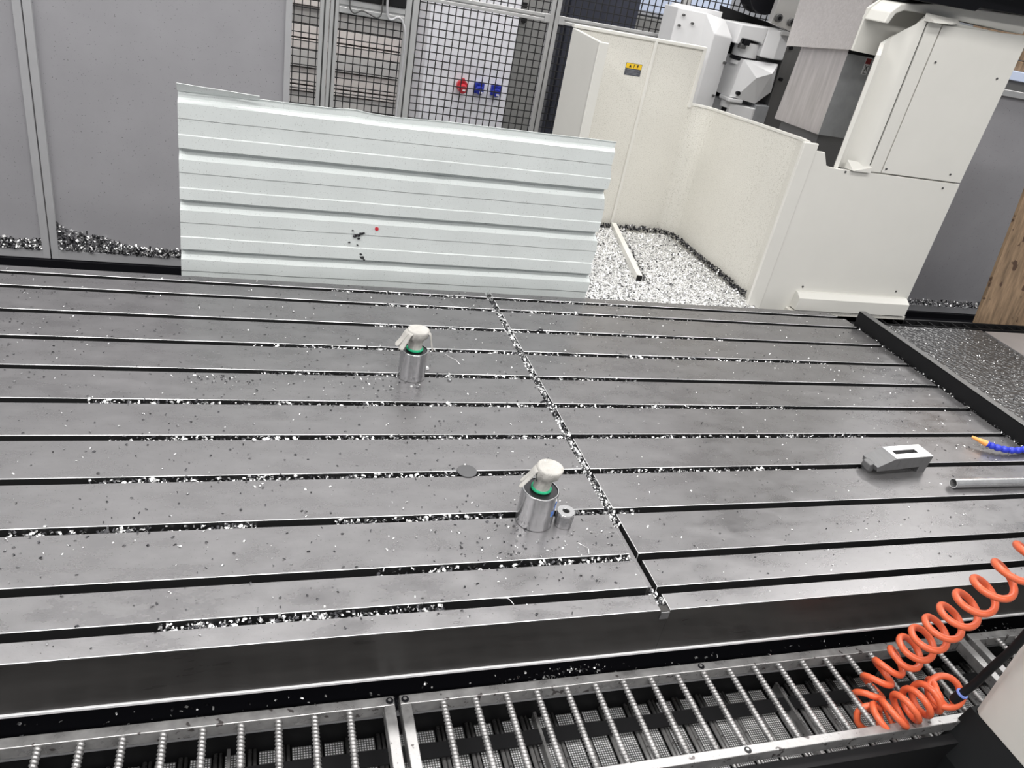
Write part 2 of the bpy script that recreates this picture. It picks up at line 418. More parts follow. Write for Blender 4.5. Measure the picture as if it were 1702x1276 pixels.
for x, m, rnd, lab in ((0.394, RED, True, 'red round socket on the white cabinet'), (0.527, SOCK_B, False, 'left blue square socket on the white cabinet'), (0.660, SOCK_B, False, 'right blue square socket on the white cabinet')):
    q = thing('power_socket', (x, 4.0, 0.40), lab, 'socket')
    z = 0.457
    if rnd:
        w = MB(); w.tube([(x, 4.0, z), (x, 3.965, z)], 0.042, 18); w.build('flange', m, q, bevel=0.003)
        cap = MB().tube([(x, 3.966, z-0.012), (x, 3.93, z-0.022)], 0.032, 16).build('cap', m, q, bevel=0.004)
        MB().box((x-0.012, 3.955, z+0.03), (x+0.012, 3.985, z+0.055)).build('hinge', m, q, bevel=0.003)
    else:
        MB().box((x-0.038, 3.97, z-0.038), (x+0.038, 4.0, z+0.038)).build('flange', m, q, bevel=0.004)
        cap = MB().tube([(x, 3.971, z-0.006), (x, 3.935, z-0.014)], 0.03, 16).build('cap', m, q, bevel=0.004)
        MB().box((x-0.012, 3.95, z+0.024), (x+0.012, 3.972, z+0.048)).build('hinge', m, q, bevel=0.003)
    MB().box((x-0.004, 3.926, z-0.03), (x+0.018, 3.932, z-0.018)).build('label_tag', LABEL_W, cap)
dm = thing('dark_machine', (1.6, 4.9, FZ), 'dark navy machine cover behind the fence above the ivory guard', 'machine')
MB().box((1.27, 4.5, FZ), (1.92, 5.4, 2.0)).build('housing', NAVY, dm, bevel=0.02)
MB().box((1.30, 4.46, 0.2), (1.58, 4.5, 1.9)).build('door', NAVY, dm, bevel=0.01)
sk = thing('pale_rack', (2.6, 6.2, FZ), 'pale blue and grey rack far behind the fence', 'rack')
MB().box((1.95, 6.0, 1.10), (3.6, 6.4, 1.45)).build('shelf_panel', SKYL, sk, bevel=0.01)
MB().box((1.95, 6.0, 0.75), (3.6, 6.5, 1.05)).build('shelf_panel', CAB_D, sk, bevel=0.01)
MB().box((1.95, 6.05, FZ), (2.05, 6.4, 1.1)).build('leg', CAB_D, sk); MB().box((3.5, 6.05, FZ), (3.6, 6.4, 1.1)).build('leg', CAB_D, sk)
MB().box((1.95, 6.02, 0.60), (3.6, 6.4, 0.72)).build('shelf_panel', BOARD, sk, bevel=0.01)
wd = thing('wooden_crate', (6.3, 4.3, 1.0), 'orange brown wooden crate at far upper right edge', 'crate')
for k in range(4): MB().box((5.3, 4.0, 1.26+0.09*k), (7.2, 4.5, 1.342+0.09*k)).build('plank', PLY, wd, bevel=0.006)
rk = thing('storage_bench', (6.3, 4.3, FZ), 'grey bench with a pale top carrying the wooden crate', 'bench')
MB().box((5.2, 3.95, 1.18), (7.4, 4.6, 1.26)).build('bench_top', SKYL, rk, bevel=0.006)
MB().box((5.25, 4.0, FZ), (7.3, 4.55, 1.18)).build('bench_body', CAB_D, rk, bevel=0.006)

# ================================================================= CORRUGATED SHEET
def corrugated():
    zr = [0.690, 0.494, 0.287, 0.074, -0.135, -0.345, -0.555]
    prof = [(0.722, 0.020), (0.716, 0.026)]
    prof += [(zr[0]+0.004, 0.026), (zr[0]-0.012, 0.0)]
    prof += [(0.622, 0.0), (0.619, 0.003), (0.560, 0.003), (0.556, 0.0)]
    for z in zr[1:]:
        prof += [(z+0.013, 0.0), (z+0.003, 0.030), (z-0.008, 0.031), (z-0.033, 0.0)]
        if z > -0.5: prof += [(z-0.083, 0.0), (z-0.086, 0.0035), (z-0.145, 0.0035), (z-0.149, 0.0)]
    prof.append((FZ+0.022, 0.0))
    nx = 60; x0, x1 = -1.35, 0.505
    vs = []; fs = []; n = len(prof)
    for i in range(nx+1):
        u = i/nx; x = x0+(x1-x0)*u
        for j, (z, d) in enumerate(prof):
            zz = z+0.014*u if z > -0.5 else z
            xx = x+(0.018 if u == 1 else (-0.004 if u == 0 else 0))*(1-(z+0.0)/0.72)*(1 if u == 1 else 1)
            if u == 1: xx += 0.006*math.sin(z*37)
            dy = 0.0015*math.sin(9*x+5*z)+0.0015*math.sin(23*x-9*z)
            if z > 0.60:   # dented top edge
                dy += 0.0015*math.sin(17*x)*max(0, (z-0.6)/0.12)
                zz += (0.006*math.exp(-((x+0.68)/0.04)**2)-0.005*math.exp(-((x+0.5)/0.12)**2))*max(0, (z-0.66)/0.06)
            dy += 0.012*math.exp(-((x+0.28)/0.035)**2-((z-0.48)/0.02)**2)   # creased spot
            vs.append((xx, 1.245+d+0.030*(zz+0.2)+dy, zz))
    for i in range(nx):
        for j in range(n-1):
            a = i*n+j; fs.append((a, a+1, a+n+1, a+n))
    return vs, fs
vs, fs = corrugated()
cs = thing('corrugated_sheet', (-0.42, 1.24, FZ+0.02), 'pale ribbed sheet metal panel standing upright behind the table', 'metal sheet')
sh = MB().add(vs, fs).build('ribbed_sheet', SHEET, cs)
so = sh.modifiers.new('solid', 'SOLIDIFY'); so.thickness = 0.0016; so.offset = 0
MB().tube([(-0.547, 1.262, 0.242), (-0.547, 1.254, 0.242)], 0.0085, 16).build('red_spot', RED, cs)
dg = MB()
for x, z, r_ in ((-0.627, 0.205, 0.013), (-0.612, 0.213, 0.010), (-0.640, 0.200, 0.010), (-0.603, 0.217, 0.008), (-0.622, 0.190, 0.008), (-0.600, 0.103, 0.012), (-0.607, 0.118, 0.007), (-0.662, 0.170, 0.006), (-0.625, 0.160, 0.005), (-0.650, 0.225, 0.005), (-0.590, 0.092, 0.006)):
    y = 1.2405+0.030*(z+0.2)
    k = 7; ring_ = [(x+r_*math.cos(6.283*i/k)*random.uniform(.7, 1.2), y+0.004, z+r_*0.7*math.sin(6.283*i/k)*random.uniform(.7, 1.2)) for i in range(k)]
    dg.add(ring_+[(x, y-0.004, z)], [((i+1) % k, i, k) for i in range(k)])
dg.build('stuck_debris', CHIP_D, cs, label='dark swarf stuck to the sheet', kind='stuff')
lip = MB()
lip.add([(-1.352, 1.288, 0.722), (-1.352, 1.270, 0.752), (-1.05, 1.288, 0.724), (-1.05, 1.270, 0.742)], [(0, 1, 3, 2)])
l_ = lip.build('bent_lip', SHEET, cs, label='bent flange strip at the upper left corner'); l_.modifiers.new('solid', 'SOLIDIFY').thickness = 0.002

# ================================================================= IVORY CHIP GUARD BAY
bay = thing('chip_guard', (1.1, 1.9, -0.4), 'tall ivory three sided chip guard bay with a warning label inside', 'machine guard')
th = 0.02
m = MB(); m.wall([(0.645, 2.45, -0.4, 1.088), (1.135, 2.45, -0.4, 1.103)], th); m.build('back_wall', IVORY_S, bay)
m = MB(); m.wall([(1.150, 2.45, -0.4, 1.103), (1.462, 2.45, -0.4, 1.110)], th)
m.build('back_wall', IVORY_S, bay)
MB().box((1.132, 2.438, -0.4), (1.152, 2.470, 1.104)).build('seam_strip', IVORY, bay, bevel=0.004)
# left return wall, its rim and in-turned lip
m = MB(); m.wall([(0.62, 2.46, -0.4, 1.090), (0.62, 2.03, -0.4, 1.078)], 0.022)
m.build('left_wall', IVORY, bay, bevel=0.004)
MB().box((0.62, 2.02, -0.4), (0.675, 2.04, 1.078)).build('wall_lip', IVORY, bay, bevel=0.004)
m = MB(); m.prism([(0.62, 2.44), (1.462, 2.438), (1.462, 2.478), (0.62, 2.478)], 'z', 1.092, 1.112)
m.build('top_rim', IVORY, bay, bevel=0.004)
MB().box((1.455, 2.440, 0.76), (1.478, 2.478, 1.112)).build('notch_rim', IVORY, bay, bevel=0.004)
# low wall: back corner curving into the right wall
pts = [(1.46, 2.45, -0.4, 0.775)]
for k in range(7):
    a = math.pi/2*(1-k/6); pts.append((1.46+0.125*math.cos(a), 2.325+0.125*math.sin(a), -0.4, 0.778+0.006*k/6))
pts += [(1.585, 1.85, -0.4, 0.813), (1.578, 1.45, -0.4, 0.835), (1.50, 1.292, -0.4, 0.85)]
m = MB(); m.wall(pts, 0.02); m.build('curved_wall', IVORY_S, bay)
m = MB(); m.wall([(p[0]-0.004, p[1]-0.004, p[3]-0.004, p[3]+0.008) for p in pts], 0.03); m.build('curved_rim', IVORY, bay)
MB().box((1.488, 1.272, -0.4), (1.572, 1.292, 0.852)).build('front_flange', IVORY, bay, bevel=0.004)
# tray with the packed chips
MB().box((0.56, 1.19, -0.14), (1.485, 1.30, -0.06)).build('tray', IVORY, bay)
MB().box((0.52, 1.30, -0.14), (1.58, 2.45, -0.06)).build('tray', IVORY, bay)
# warning label
wl = MB().box((0.988, 2.4485, 0.890), (1.092, 2.4500, 0.958)).build('warning_label', LABEL_G, bay)
MB().box((0.990, 2.4475, 0.929), (1.090, 2.4485, 0.956)).build('yellow_band', YEL, wl)
for k, x in enumerate((1.016, 1.040, 1.064)):
    g = MB()
    if k == 0: g.prism([(x-0.009, 0.934), (x+0.009, 0.934), (x, 0.951)], 'y', 2.4475, 2.4465)
    elif k == 1:
        g.box((x-0.002, 2.4465, 0.940), (x+0.002, 2.4475, 0.952)); g.box((x-0.002, 2.4465, 0.934), (x+0.002, 2.4475, 0.937))
    else: g.prism([(x-0.003, 0.952), (x+0.007, 0.952), (x+0.001, 0.944), (x+0.006, 0.944), (x-0.004, 0.933), (x-0.001, 0.941), (x-0.007, 0.941)], 'y', 2.4475, 2.4465)
    g.build('warning_symbol', INK, wl)
g = MB()
for k in range(4): g.box((1.000, 2.4475, 0.920-0.008*k), (1.080-0.012*(k % 2), 2.4484, 0.9225-0.008*k))
g.build('text_lines', mat('faint_print', (0.20, 0.21, 0.24), 0.5), wl)
bed = MB(); nx, ny = 24, 28; bv = []; bf = []
for i in range(nx+1):
    for j in range(ny+1):
        x = 0.52+1.055*i/nx; y = 1.19+1.255*j/ny
        e = min(1, (x-0.62)/0.1+0.4, (1.575-x)/0.10, (2.445-y)/0.12)
        bv.append((x, y, -0.055+0.03*max(0, e)+0.006*math.sin(7*x+3*y)+0.004*math.sin(19*x-11*y)))
for i in range(nx):
    for j in range(ny):
        a = i*(ny+1)+j; bf.append((a, a+ny+1, a+ny+2, a+1))
bed.add(bv, bf); bedo = bed.build('chip_bed', BED, None, label='thick bed of white aluminium chips filling the ivory bay', cat='metal chips', kind='stuff', smooth=True)
rod = thing('square_bar', (1.03, 1.95, -0.02), 'pale square bar lying on the chip bed inside the ivory bay', 'bar')
d = Vector((1.136, 2.40, 0.0))-Vector((0.935, 1.52, 0.0)); d.normalize(); nn = Vector((-d.y, d.x, 0))
A_ = Vector((0.935, 1.52, -0.02)); B_ = Vector((1.136, 2.40, -0.02))
m = MB(); hw = 0.016
q = [A_+nn*hw, A_-nn*hw, B_-nn*hw, B_+nn*hw]
m.add([(p.x, p.y, -0.03) for p in q]+[(p.x, p.y, 0.008) for p in q], [(0,3,2,1),(4,5,6,7),(0,1,5,4),(1,2,6,5),(2,3,7,6),(3,0,4,7)])
m.build('bar_body', IVORY, rod, bevel=0.002)
MB().box((A_.x-0.014, A_.y-0.010, -0.026), (A_.x+0.012, A_.y+0.004, 0.003)).build('dark_end', SOOT, rod)

# ================================================================= IVORY COLUMN
col = thing('machine_column', (2.05, 1.6, FZ), 'large ivory gantry column with stacked cover panels at right', 'machine column')
CY = 1.28
m = MB(); m.prism([(1.574, -0.6), (2.555, -0.6), (2.545, 0.745), (1.71, 0.745), (1.665, 0.752), (1.63, 0.815), (1.574, 0.815)], 'y', CY, CY+0.02)
lowp = m.build('lower_panel', IVORY, col, bevel=0.002)
MB().box((2.06, CY+0.02, FZ), (2.535, 1.98, 1.48)).build('core', IVORY, col)
m = MB(); m.prism([(2.012, 0.752), (2.543, 0.752), (2.552, 1.49), (2.018, 1.46)], 'y', CY, CY+0.02); upp = m.build('upper_panel', IVORY, col, bevel=0.0025)
MB().prism([(1.930, 0.752), (2.004, 0.752), (2.009, 1.462), (1.930, 1.462)], 'y', CY-0.002, CY+0.02).build('channel_strip', IVORY, col, bevel=0.0025)
MB().box((1.918, CY+0.008, 0.745), (1.955, CY+0.03, 1.47)).build('groove', BLACK, col)
# curved left cover with a slanted top
plan = [(1.921, 1.282), (1.898, 1.284), (1.875, 1.296), (1.850, 1.325), (1.820, 1.350), (1.790, 1.350), (1.768, 1.318), (1.750, 1.296)]
pts = []
for i, (x, y) in enumerate(plan):
    zt = 1.284+(1.497-1.284)*(x-1.750)/(1.921-1.750)
    pts.append((x, y, 0.74, zt))
m = MB(); m.wall(pts[::-1], 0.02); m.build('curved_cover', IVORY, col, smooth='auto')
# bottom scoop and top hood on the channel
m = MB(); m.add([(1.82, 1.262, 0.748), (1.93, 1.262, 0.748), (1.93, 1.30, 0.748), (1.80, 1.31, 0.748), (1.925, 1.262, 0.775), (1.93, 1.30, 0.785), (1.80, 1.31, 0.79)], [(0,3,2,1), (0,1,4), (1,2,5,4), (0,4,5,6,), (0,6,3)])
m.build('scoop', IVORY, col)
m = MB(); m.add([(1.90, 1.285, 1.495), (2.09, 1.285, 1.495), (1.925, 1.235, 1.462), (2.02, 1.235, 1.470), (1.905, 1.285, 1.462), (2.12, 1.285, 1.480)], [(0,2,3,1), (2,4,5,3), (0,4,2), (1,3,5)])
m.build('hood', IVORY, col)
# recess back and the band over the panels
MB().prism([(1.725, 1.276), (1.95, 1.272), (2.14, 1.5), (2.14, 1.53), (1.80, 1.53), (1.728, 1.47)], 'y', 1.474, 1.488).build('recess_back', IVORY, col)
m = MB(); m.prism([(1.728, 1.42), (1.742, 1.470), (1.785, 1.512), (2.0, 1.545), (2.56, 1.575), (2.56, 1.492), (1.92, 1.492), (1.815, 1.487), (1.775, 1.467), (1.755, 1.42)], 'y', 1.33, 1.50)
m.build('top_band', IVORY, col, bevel=0.006)
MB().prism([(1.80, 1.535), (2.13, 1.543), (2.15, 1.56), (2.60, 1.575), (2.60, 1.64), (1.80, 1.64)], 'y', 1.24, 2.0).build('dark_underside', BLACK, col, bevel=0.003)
MB().box((1.8, 1.10, 1.66), (3.2, 1.6, 1.8)).build('beam', PFRAME, col, bevel=0.01)
# stepped foot
m = MB(); m.prism([(1.225, -0.02), (1.225, 0.052), (1.262, 0.075), (1.30, 0.075), (1.30, -0.02)], 'x', 1.765, 2.525); m.build('foot_ledge', IVORY, col, bevel=0.002)
MB().box((1.74, 1.235, -0.14), (2.545, 1.30, -0.026)).build('foot_base', IVORY_S, col, bevel=0.003)
scr = MB()
for x, z in ((2.06, 1.30), (2.47, 1.28), (2.03, 0.775), (2.45, 0.79), (2.44, 0.715), (1.79, 0.735), (2.44, 0.11), (1.80, 0.10)):
    s_ = MB().tube([(x, CY+0.004, z), (x, CY-0.004, z)], 0.0055, 10); s_.build('screw', ALU_D, upp if z > 0.75 else lowp)

# ================================================================= RAM COVERS
ram = thing('ram_cover', (1.9, 1.8, 0.4), 'nested stainless steel telescopic covers left of the ivory column', 'machine cover')
m = MB(); m.add([(1.80, 1.60, 0.845), (1.80, 2.03, 0.832), (1.80, 1.99, 1.30), (1.80, 1.597, 1.30), (2.05, 1.60, 0.845), (2.05, 2.03, 0.832), (2.05, 1.99, 1.30), (2.05, 1.597, 1.30)],
      [(0,3,2,1), (1,2,6,5), (3,7,6,2), (0,1,5,4)], 0)
m.add([(1.80, 1.60, 0.845), (2.05, 1.60, 0.845), (2.05, 1.597, 1.272), (1.80, 1.597, 1.272)], [(0,1,2,3)], 1)
m.build('middle_cover', [RAM, RAM_S], ram)
m = MB(); m.add([(1.778, 1.55, 1.276), (1.778, 2.115, 1.212), (1.778, 2.13, 1.75), (1.778, 1.50, 1.75), (1.80, 1.55, 1.276), (1.80, 2.115, 1.212), (1.80, 2.13, 1.75), (1.80, 1.50, 1.75)],
      [(0,3,2,1), (4,5,6,7), (0,1,5,4), (1,2,6,5), (2,3,7,6), (3,0,4,7)])
m.build('upper_cover', RAM_G, ram)
MB().box((1.822, 1.625, 0.35), (2.04, 1.99, 0.85)).build('lower_cover', mat('lower_steel_cover', (0.20, 0.20, 0.21), 0.4, 0.7, var=0.1), ram, bevel=0.003)
MB().box((1.80, 1.592, 1.255), (2.0, 1.60, 1.275)).build('top_seal', BLACK, ram)
lb = MB().box((1.922, 1.596, 1.170), (1.955, 1.598, 1.255)).build('axis_label', LABEL_W, ram)
MB().box((1.923, 1.594, 1.222), (1.954, 1.596, 1.250)).build('red_field', mat('label_red', (0.22, 0.02, 0.025), 0.5), lb)
g = MB(); g.add([(1.927, 1.5945, 1.188), (1.932, 1.5945, 1.188), (1.951, 1.5945, 1.216), (1.946, 1.5945, 1.216)], [(0,1,2,3)])
g.add([(1.946, 1.5945, 1.188), (1.951, 1.5945, 1.188), (1.932, 1.5945, 1.216), (1.927, 1.5945, 1.216)], [(0,1,2,3)])
g.build('letter_x', INK, lb)
g = MB(); g.box((1.927, 1.5945, 1.174), (1.951, 1.596, 1.177)); g.box((1.929, 1.5945, 1.180), (1.937, 1.596, 1.184)); g.build('small_marks', INK, lb)

# ================================================================= MAGAZINE COVER AND HEAD BEHIND THE BAY
mg = thing('magazine_cover', (1.55, 2.65, 0.3), 'white faceted machine cover standing behind the ivory bay', 'machine cover')
m = MB()
zt = 1.29
A0 = (1.330, 2.66); R0 = (1.555, 2.54); B0 = (1.735, 2.63)
vs = [(*A0, 0.3), (*R0, 0.3), (*B0, 0.3), (1.735, 2.9, 0.3), (1.36, 2.9, 0.3),
      (1.345, 2.68, 1.285), (1.50, 2.60, 1.285), (1.665, 2.66, 1.268), (1.665, 2.9, 1.25), (1.36, 2.9, 1.285),
      (*R0, 1.185), (*B0, 1.175)]
fs = [(0, 1, 10, 6, 5), (1, 2, 11, 10), (10, 11, 7, 6), (2, 3, 8, 7, 11), (3, 4, 9, 8), (4, 0, 5, 9), (5, 6, 7, 8, 9), (0, 4, 3, 2, 1)]
m.add(vs, fs); m.build('cover_shell', WHITE_P, mg, bevel=0.006)
for x, z in ((1.375, 1.25), (1.365, 1.19), (1.43, 1.215)):
    y = 2.66-(x-1.33)*0.12/0.225+0.01
    MB().tube([(x, y+0.01, z), (x-0.002, y-0.014, z)], 0.007, 8).build('screw', ALU_D, mg)
for x, z in ((1.70, 0.83), (1.715, 1.03)): MB().tube([(x, 2.63, z), (x+0.006, 2.60, z)], 0.008, 8).build('screw', ALU_D, mg)
MB().box((1.40, 2.86, 1.20), (1.75, 2.90, 1.30)).build('rear_flange', WHITE_P, mg, bevel=0.003)

hd = thing('milling_head', (1.95, 2.65, 0.3), 'grey white angular milling head hanging beside the steel covers', 'machine head')
def yp(name, poly, y0, y1, m_, bev=0.006): return MB().prism(poly, 'y', y0, y1).build(name, m_, hd, bevel=bev)
yp('upper_block', [(1.757, 1.262), (1.949, 1.268), (1.940, 1.165), (1.925, 1.178), (1.785, 1.186), (1.775, 1.150), (1.750, 1.150)], 2.60, 2.85, WHITE_P)
MB().prism([(1.945, 2.60), (2.03, 2.57), (2.13, 2.62), (2.13, 2.85), (1.945, 2.85)], 'z', 1.10, 1.268).build('right_block', WHITE_P, hd, bevel=0.006)
MB().lathe([(0.0, 1.03), (0.078, 1.03), (0.078, 1.165), (0.0, 1.165)], (1.895, 2.70, 0), 28).build('neck', WHITE_P, hd, smooth='auto')
MB().lathe([(0.083, 1.055), (0.088, 1.06), (0.088, 1.075), (0.083, 1.08)], (1.895, 2.70, 0), 28).build('dark_ring', BLACK, hd)
m = MB()
F = 2.57
vs = [(1.838, F+0.03, 1.070), (2.10, F+0.04, 1.075), (2.12, F+0.05, 0.905), (1.995, F, 0.825), (1.845, F+0.01, 0.842), (1.815, F+0.03, 0.838),
      (1.93, F-0.03, 0.98), (2.04, F-0.02, 1.02)]
bk = [(x, 2.86, z) for x, y, z in vs[:6]]
m.add(vs+bk, [(0, 5, 4, 6), (0, 6, 7, 1), (6, 4, 3), (6, 3, 7), (7, 3, 2), (1, 7, 2), (0, 1, 9, 8), (1, 2, 10, 9), (2, 3, 11, 10), (3, 4, 12, 11), (4, 5, 13, 12), (5, 0, 8, 13), (8, 9, 10, 11, 12, 13)])
fb = m.build('faceted_body', WHITE_P, hd)
MB().tube([(1.853, F+0.015, 0.872), (1.853, F-0.008, 0.872)], 0.013, 14).build('bolt', BLACK, fb)
MB().box((1.80, F+0.0, 0.812), (1.905, 2.7, 0.836)).build('foot_plate', WHITE_P, hd, bevel=0.006)
MB().lathe([(0.0, 0.77), (0.055, 0.77), (0.055, 0.815), (0, 0.815)], (1.862, 2.66, 0), 24).build('spindle_nose', WHITE_P, hd, smooth='auto')
MB().lathe([(0.0, 0.73), (0.045, 0.73), (0.045, 0.772), (0, 0.772)], (1.872, 2.66, 0), 24).build('nose_ring', BLACK, hd, smooth='auto')
MB().prism([(1.84, 2.60), (1.99, 2.55), (2.12, 2.60), (2.12, 2.86), (1.84, 2.86)], 'z', 0.30, 0.80).build('pedestal', WHITE_P, hd, bevel=0.006)
MB().prism([(2.0, 2.552), (2.13, 2.60), (2.13, 2.86), (2.0, 2.86)], 'z', 0.30, 0.82).build('pedestal_side', RAM_S, hd, bevel=0.004)
# notch details
MB().box((1.80, 2.585, 1.150), (1.842, 2.62, 1.185)).build('clamp_pin', BLACK, hd, bevel=0.004)
MB().box((1.785, 2.59, 1.128), (1.825, 2.63, 1.155)).build('clamp_block', ALU_D, hd, bevel=0.004)

sp = thing('guide_post', (2.15, 2.7, 0.3), 'dark steel guide post with bolts behind the ram covers', 'machine post')
MB().box((2.13, 2.62, 0.3), (2.42, 2.9, 1.75)).build('post_body', mat('brushed_dark_steel', (0.13, 0.13, 0.13), 0.4, 0.3, var=0.1, stretch=(4, 4, .4)), sp, bevel=0.004)
for z in (1.42, 1.245, 1.18, 0.99): MB().tube([(2.155, 2.625, z), (2.155, 2.60, z)], 0.011, 10).build('bolt', BLACK, sp)
br = thing('bolt_bracket', (2.0, 2.55, 1.28), 'light steel bracket with two socket bolts above the milling head', 'bracket')
MB().prism([(1.922, 1.30), (2.085, 1.27), (2.10, 1.75), (1.945, 1.75)], 'y', 2.555, 2.60).build('bracket_plate', mat('satin_steel', (0.62, 0.61, 0.60), 0.32, 0.7, var=0.06), br, bevel=0.004)
for x, z in ((1.958, 1.335), (2.055, 1.325)):
    bh = MB().tube([(x, 2.56, z), (x, 2.535, z)], 0.024, 18).build('bolt_head', ALU_D, br, bevel=0.003)
    MB().tube([(x, 2.536, z), (x, 2.530, z)], 0.012, 6).build('hex_socket', BLACK, bh)
MB().box((2.02, 2.56, 1.245), (2.13, 2.62, 1.27)).build('bracket_foot', ALU, br, bevel=0.003)
ar = thing('carrier_arm', (1.85, 2.8, 0.6), 'black steel carrier arm between the white cover and milling head', 'machine arm')
MB().prism([(1.735, 1.335), (2.12, 1.29), (2.12, 1.195), (1.76, 1.225)], 'y', 2.865, 2.90).build('beam', SOOT, ar, bevel=0.004)
MB().box((1.76, 2.866, 0.6), (1.90, 2.90, 1.22)).build('side_plate', BLACK, ar, bevel=0.004)
MB().tube([(1.95, 2.86, 1.46), (1.95, 2.72, 1.46)], 0.13, 26).build('hub', BLACK, ar, bevel=0.005)
MB().prism([(1.745, 1.05), (1.83, 1.06), (1.82, 0.93), (1.76, 0.93)], 'y', 2.84, 2.87).build('lug', CAB_D, ar, bevel=0.01)

# ================================================================= PLYWOOD BOARD
pb = MB()
x0, y0, z0 = 3.10, 1.245, -0.05
lean = 0.125
pb.add([(x0, y0, z0), (x0+1.2, y0, z0), (x0+1.2, y0+lean*1.5, z0+1.45), (x0, y0+lean*1.5, z0+1.45),
        (x0, y0+0.02, z0), (x0+1.2, y0+0.02, z0), (x0+1.2, y0+lean*1.5+0.02, z0+1.45), (x0, y0+lean*1.5+0.02, z0+1.45)],
       [(0,1,2,3),(7,6,5,4),(0,4,5,1),(1,5,6,2),(2,6,7,3),(3,7,4,0)])
pb.build('plywood_board', PLY, None, label='brown weathered plywood board leaning at the right edge', cat='board')

# ================================================================= CYLINDERS WITH GLOVES
def cyl(c, R, H, label, marks=False):
    t = thing('steel_cylinder', (c[0], c[1], 0), label, 'steel cylinder')
    MB().lathe([(0, 0), (R-0.002, 0), (R, 0.002), (R, H-0.002), (R-0.0015, H), (R-0.004, H)], (c[0], c[1], 0), 64).build('barrel', STEEL, t, smooth='auto')
    MB().lathe([(R-0.004, H), (R-0.005, H-0.003), (0.02, H-0.003), (0.02, H+0.06), (0, H+0.06)], (c[0], c[1], 0), 48).build('end_face', STEEL_D, t, smooth='auto')
    if marks:
        g = MB()
        cur = [(-62, 0.068), (-58, 0.056), (-55, 0.066), (-50, 0.052), (-47, 0.075), (-44, 0.095), (-40, 0.09)]
        g.tube(crom([(c[0]+(R+0.0004)*math.cos(math.radians(a)), c[1]+(R+0.0004)*math.sin(math.radians(a)), z) for a, z in cur], 6), 0.0012, 5)
        cur = [(-60, 0.050), (-57, 0.058), (-54, 0.048), (-51, 0.058), (-60, 0.052)]
        g.tube(crom([(c[0]+(R+0.0004)*math.cos(math.radians(a)), c[1]+(R+0.0004)*math.sin(math.radians(a)), z) for a, z in cur], 6), 0.0012, 5)
        g.build('blue_scribble', mat('blue_marker', (0.10, 0.22, 0.60), 0.5), t, label='blue marker scribble')
    return t
def glove(c, z0, turn, tilt, flaps, label, s=1.0):
    t = thing('work_glove', (c[0], c[1], z0-0.004), label, 'glove')
    # knob covered by cloth: rings with folds
    prof = [(0.029, 0.005), (0.0275, 0.018), (0.0255, 0.034), (0.027, 0.045), (0.034, 0.055), (0.0405, 0.064), (0.0435, 0.076), (0.0440, 0.086), (0.0425, 0.0915), (0.0395, 0.0935), (0.032, 0.0925), (0.014, 0.091), (0.0, 0.091)]
    seg = 56; vs = []; fs = []; n = len(prof)
    for k in range(seg):
        a = 2*math.pi*k/seg
        for i, (r, z) in enumerate(prof):
            fold = max(0, 1-abs(z-0.045)/0.04)
            rr = r*(1+fold*(0.10*math.sin(7*a+turn*3+z*60)+0.07*math.sin(11*a-z*90))+0.012*math.sin(3*a+turn))*s
            zz = z*s
            x = rr*math.cos(a); y = rr*math.sin(a)
            if i < 2 : zz += 0.0015*math.sin(5*a)
            lean = max(0, (z-0.02)/0.08)
            vs.append((c[0]+x+tilt[0]*lean, c[1]+y+tilt[1]*lean, z0+zz-(x*tilt[0]+y*tilt[1])*3.0*lean))
    for k in range(seg):
        k2 = (k+1) % seg
        for i in range(n-1): fs.append((k*n+i, k2*n+i, k2*n+i+1, k*n+i+1))
    hood = MB().add(vs, fs).build('hand_cover', COTTON, t, smooth=True)
    MB().lathe([(0.026*s, 0.003), (0.032*s, 0.0), (0.0345*s, 0.003), (0.034*s, 0.007), (0.031*s, 0.010), (0.026*s, 0.008), (0.026*s, 0.003)], (c[0], c[1], z0), 44).build('cuff', GREEN, t, smooth=True)
    top = Vector((c[0]+tilt[0], c[1]+tilt[1], z0))
    for (ang, L, w, drop, z1, th_) in flaps:
        d = Vector((math.cos(ang), math.sin(ang), 0)); nrm = Vector((-d.y, d.x, 0))
        P = [top+d*0.030*s+Vector((0, 0, 0.087*s)), top+d*0.047*s+Vector((0, 0, 0.080*s))]
        P += [top+d*(0.047*s+L*0.35)+Vector((0, 0, 0.08*s-drop*0.40)), top+d*(0.047*s+L*0.7)+Vector((0, 0, 0.08*s-drop*0.75)), top+d*(0.047*s+L)+Vector((0, 0, 0.08*s-drop))]
        C = crom(P, 5); nn_ = len(C); vs = []; fs = []; K = 12
        for i, p in enumerate(C):
            u = i/(nn_-1); ww = w*(1-0.30*u)*(1 if u < 0.85 else math.sqrt(max(0.05, 1-((u-0.85)/0.15)**2))); hh = th_*(1-0.2*u)
            tg = (C[min(nn_-1, i+1)]-C[max(0, i-1)]).normalized(); bi = tg.cross(nrm)
            for k in range(K):
                a = 2*math.pi*k/K
                vs.append(p+nrm*ww*math.cos(a)*(1+0.08*math.sin(9*u+k))+bi*hh*math.sin(a))
        for i in range(nn_-1):
            for k in range(K):
                k2 = (k+1) % K; fs.append((i*K+k, i*K+k2, (i+1)*K+k2, (i+1)*K+k))
        fs += [tuple(range(K))[::-1], tuple(range((nn_-1)*K, nn_*K))]
        MB().add(vs, fs).build('empty_finger', COTTON, t, smooth=True)
    return t
H1 = 0.113
c1 = (-0.502, 0.378); c2 = (-0.270, -0.440)
cyl(c1, 0.050, H1, 'far shiny steel cylinder wearing a white glove, spotted with oil')
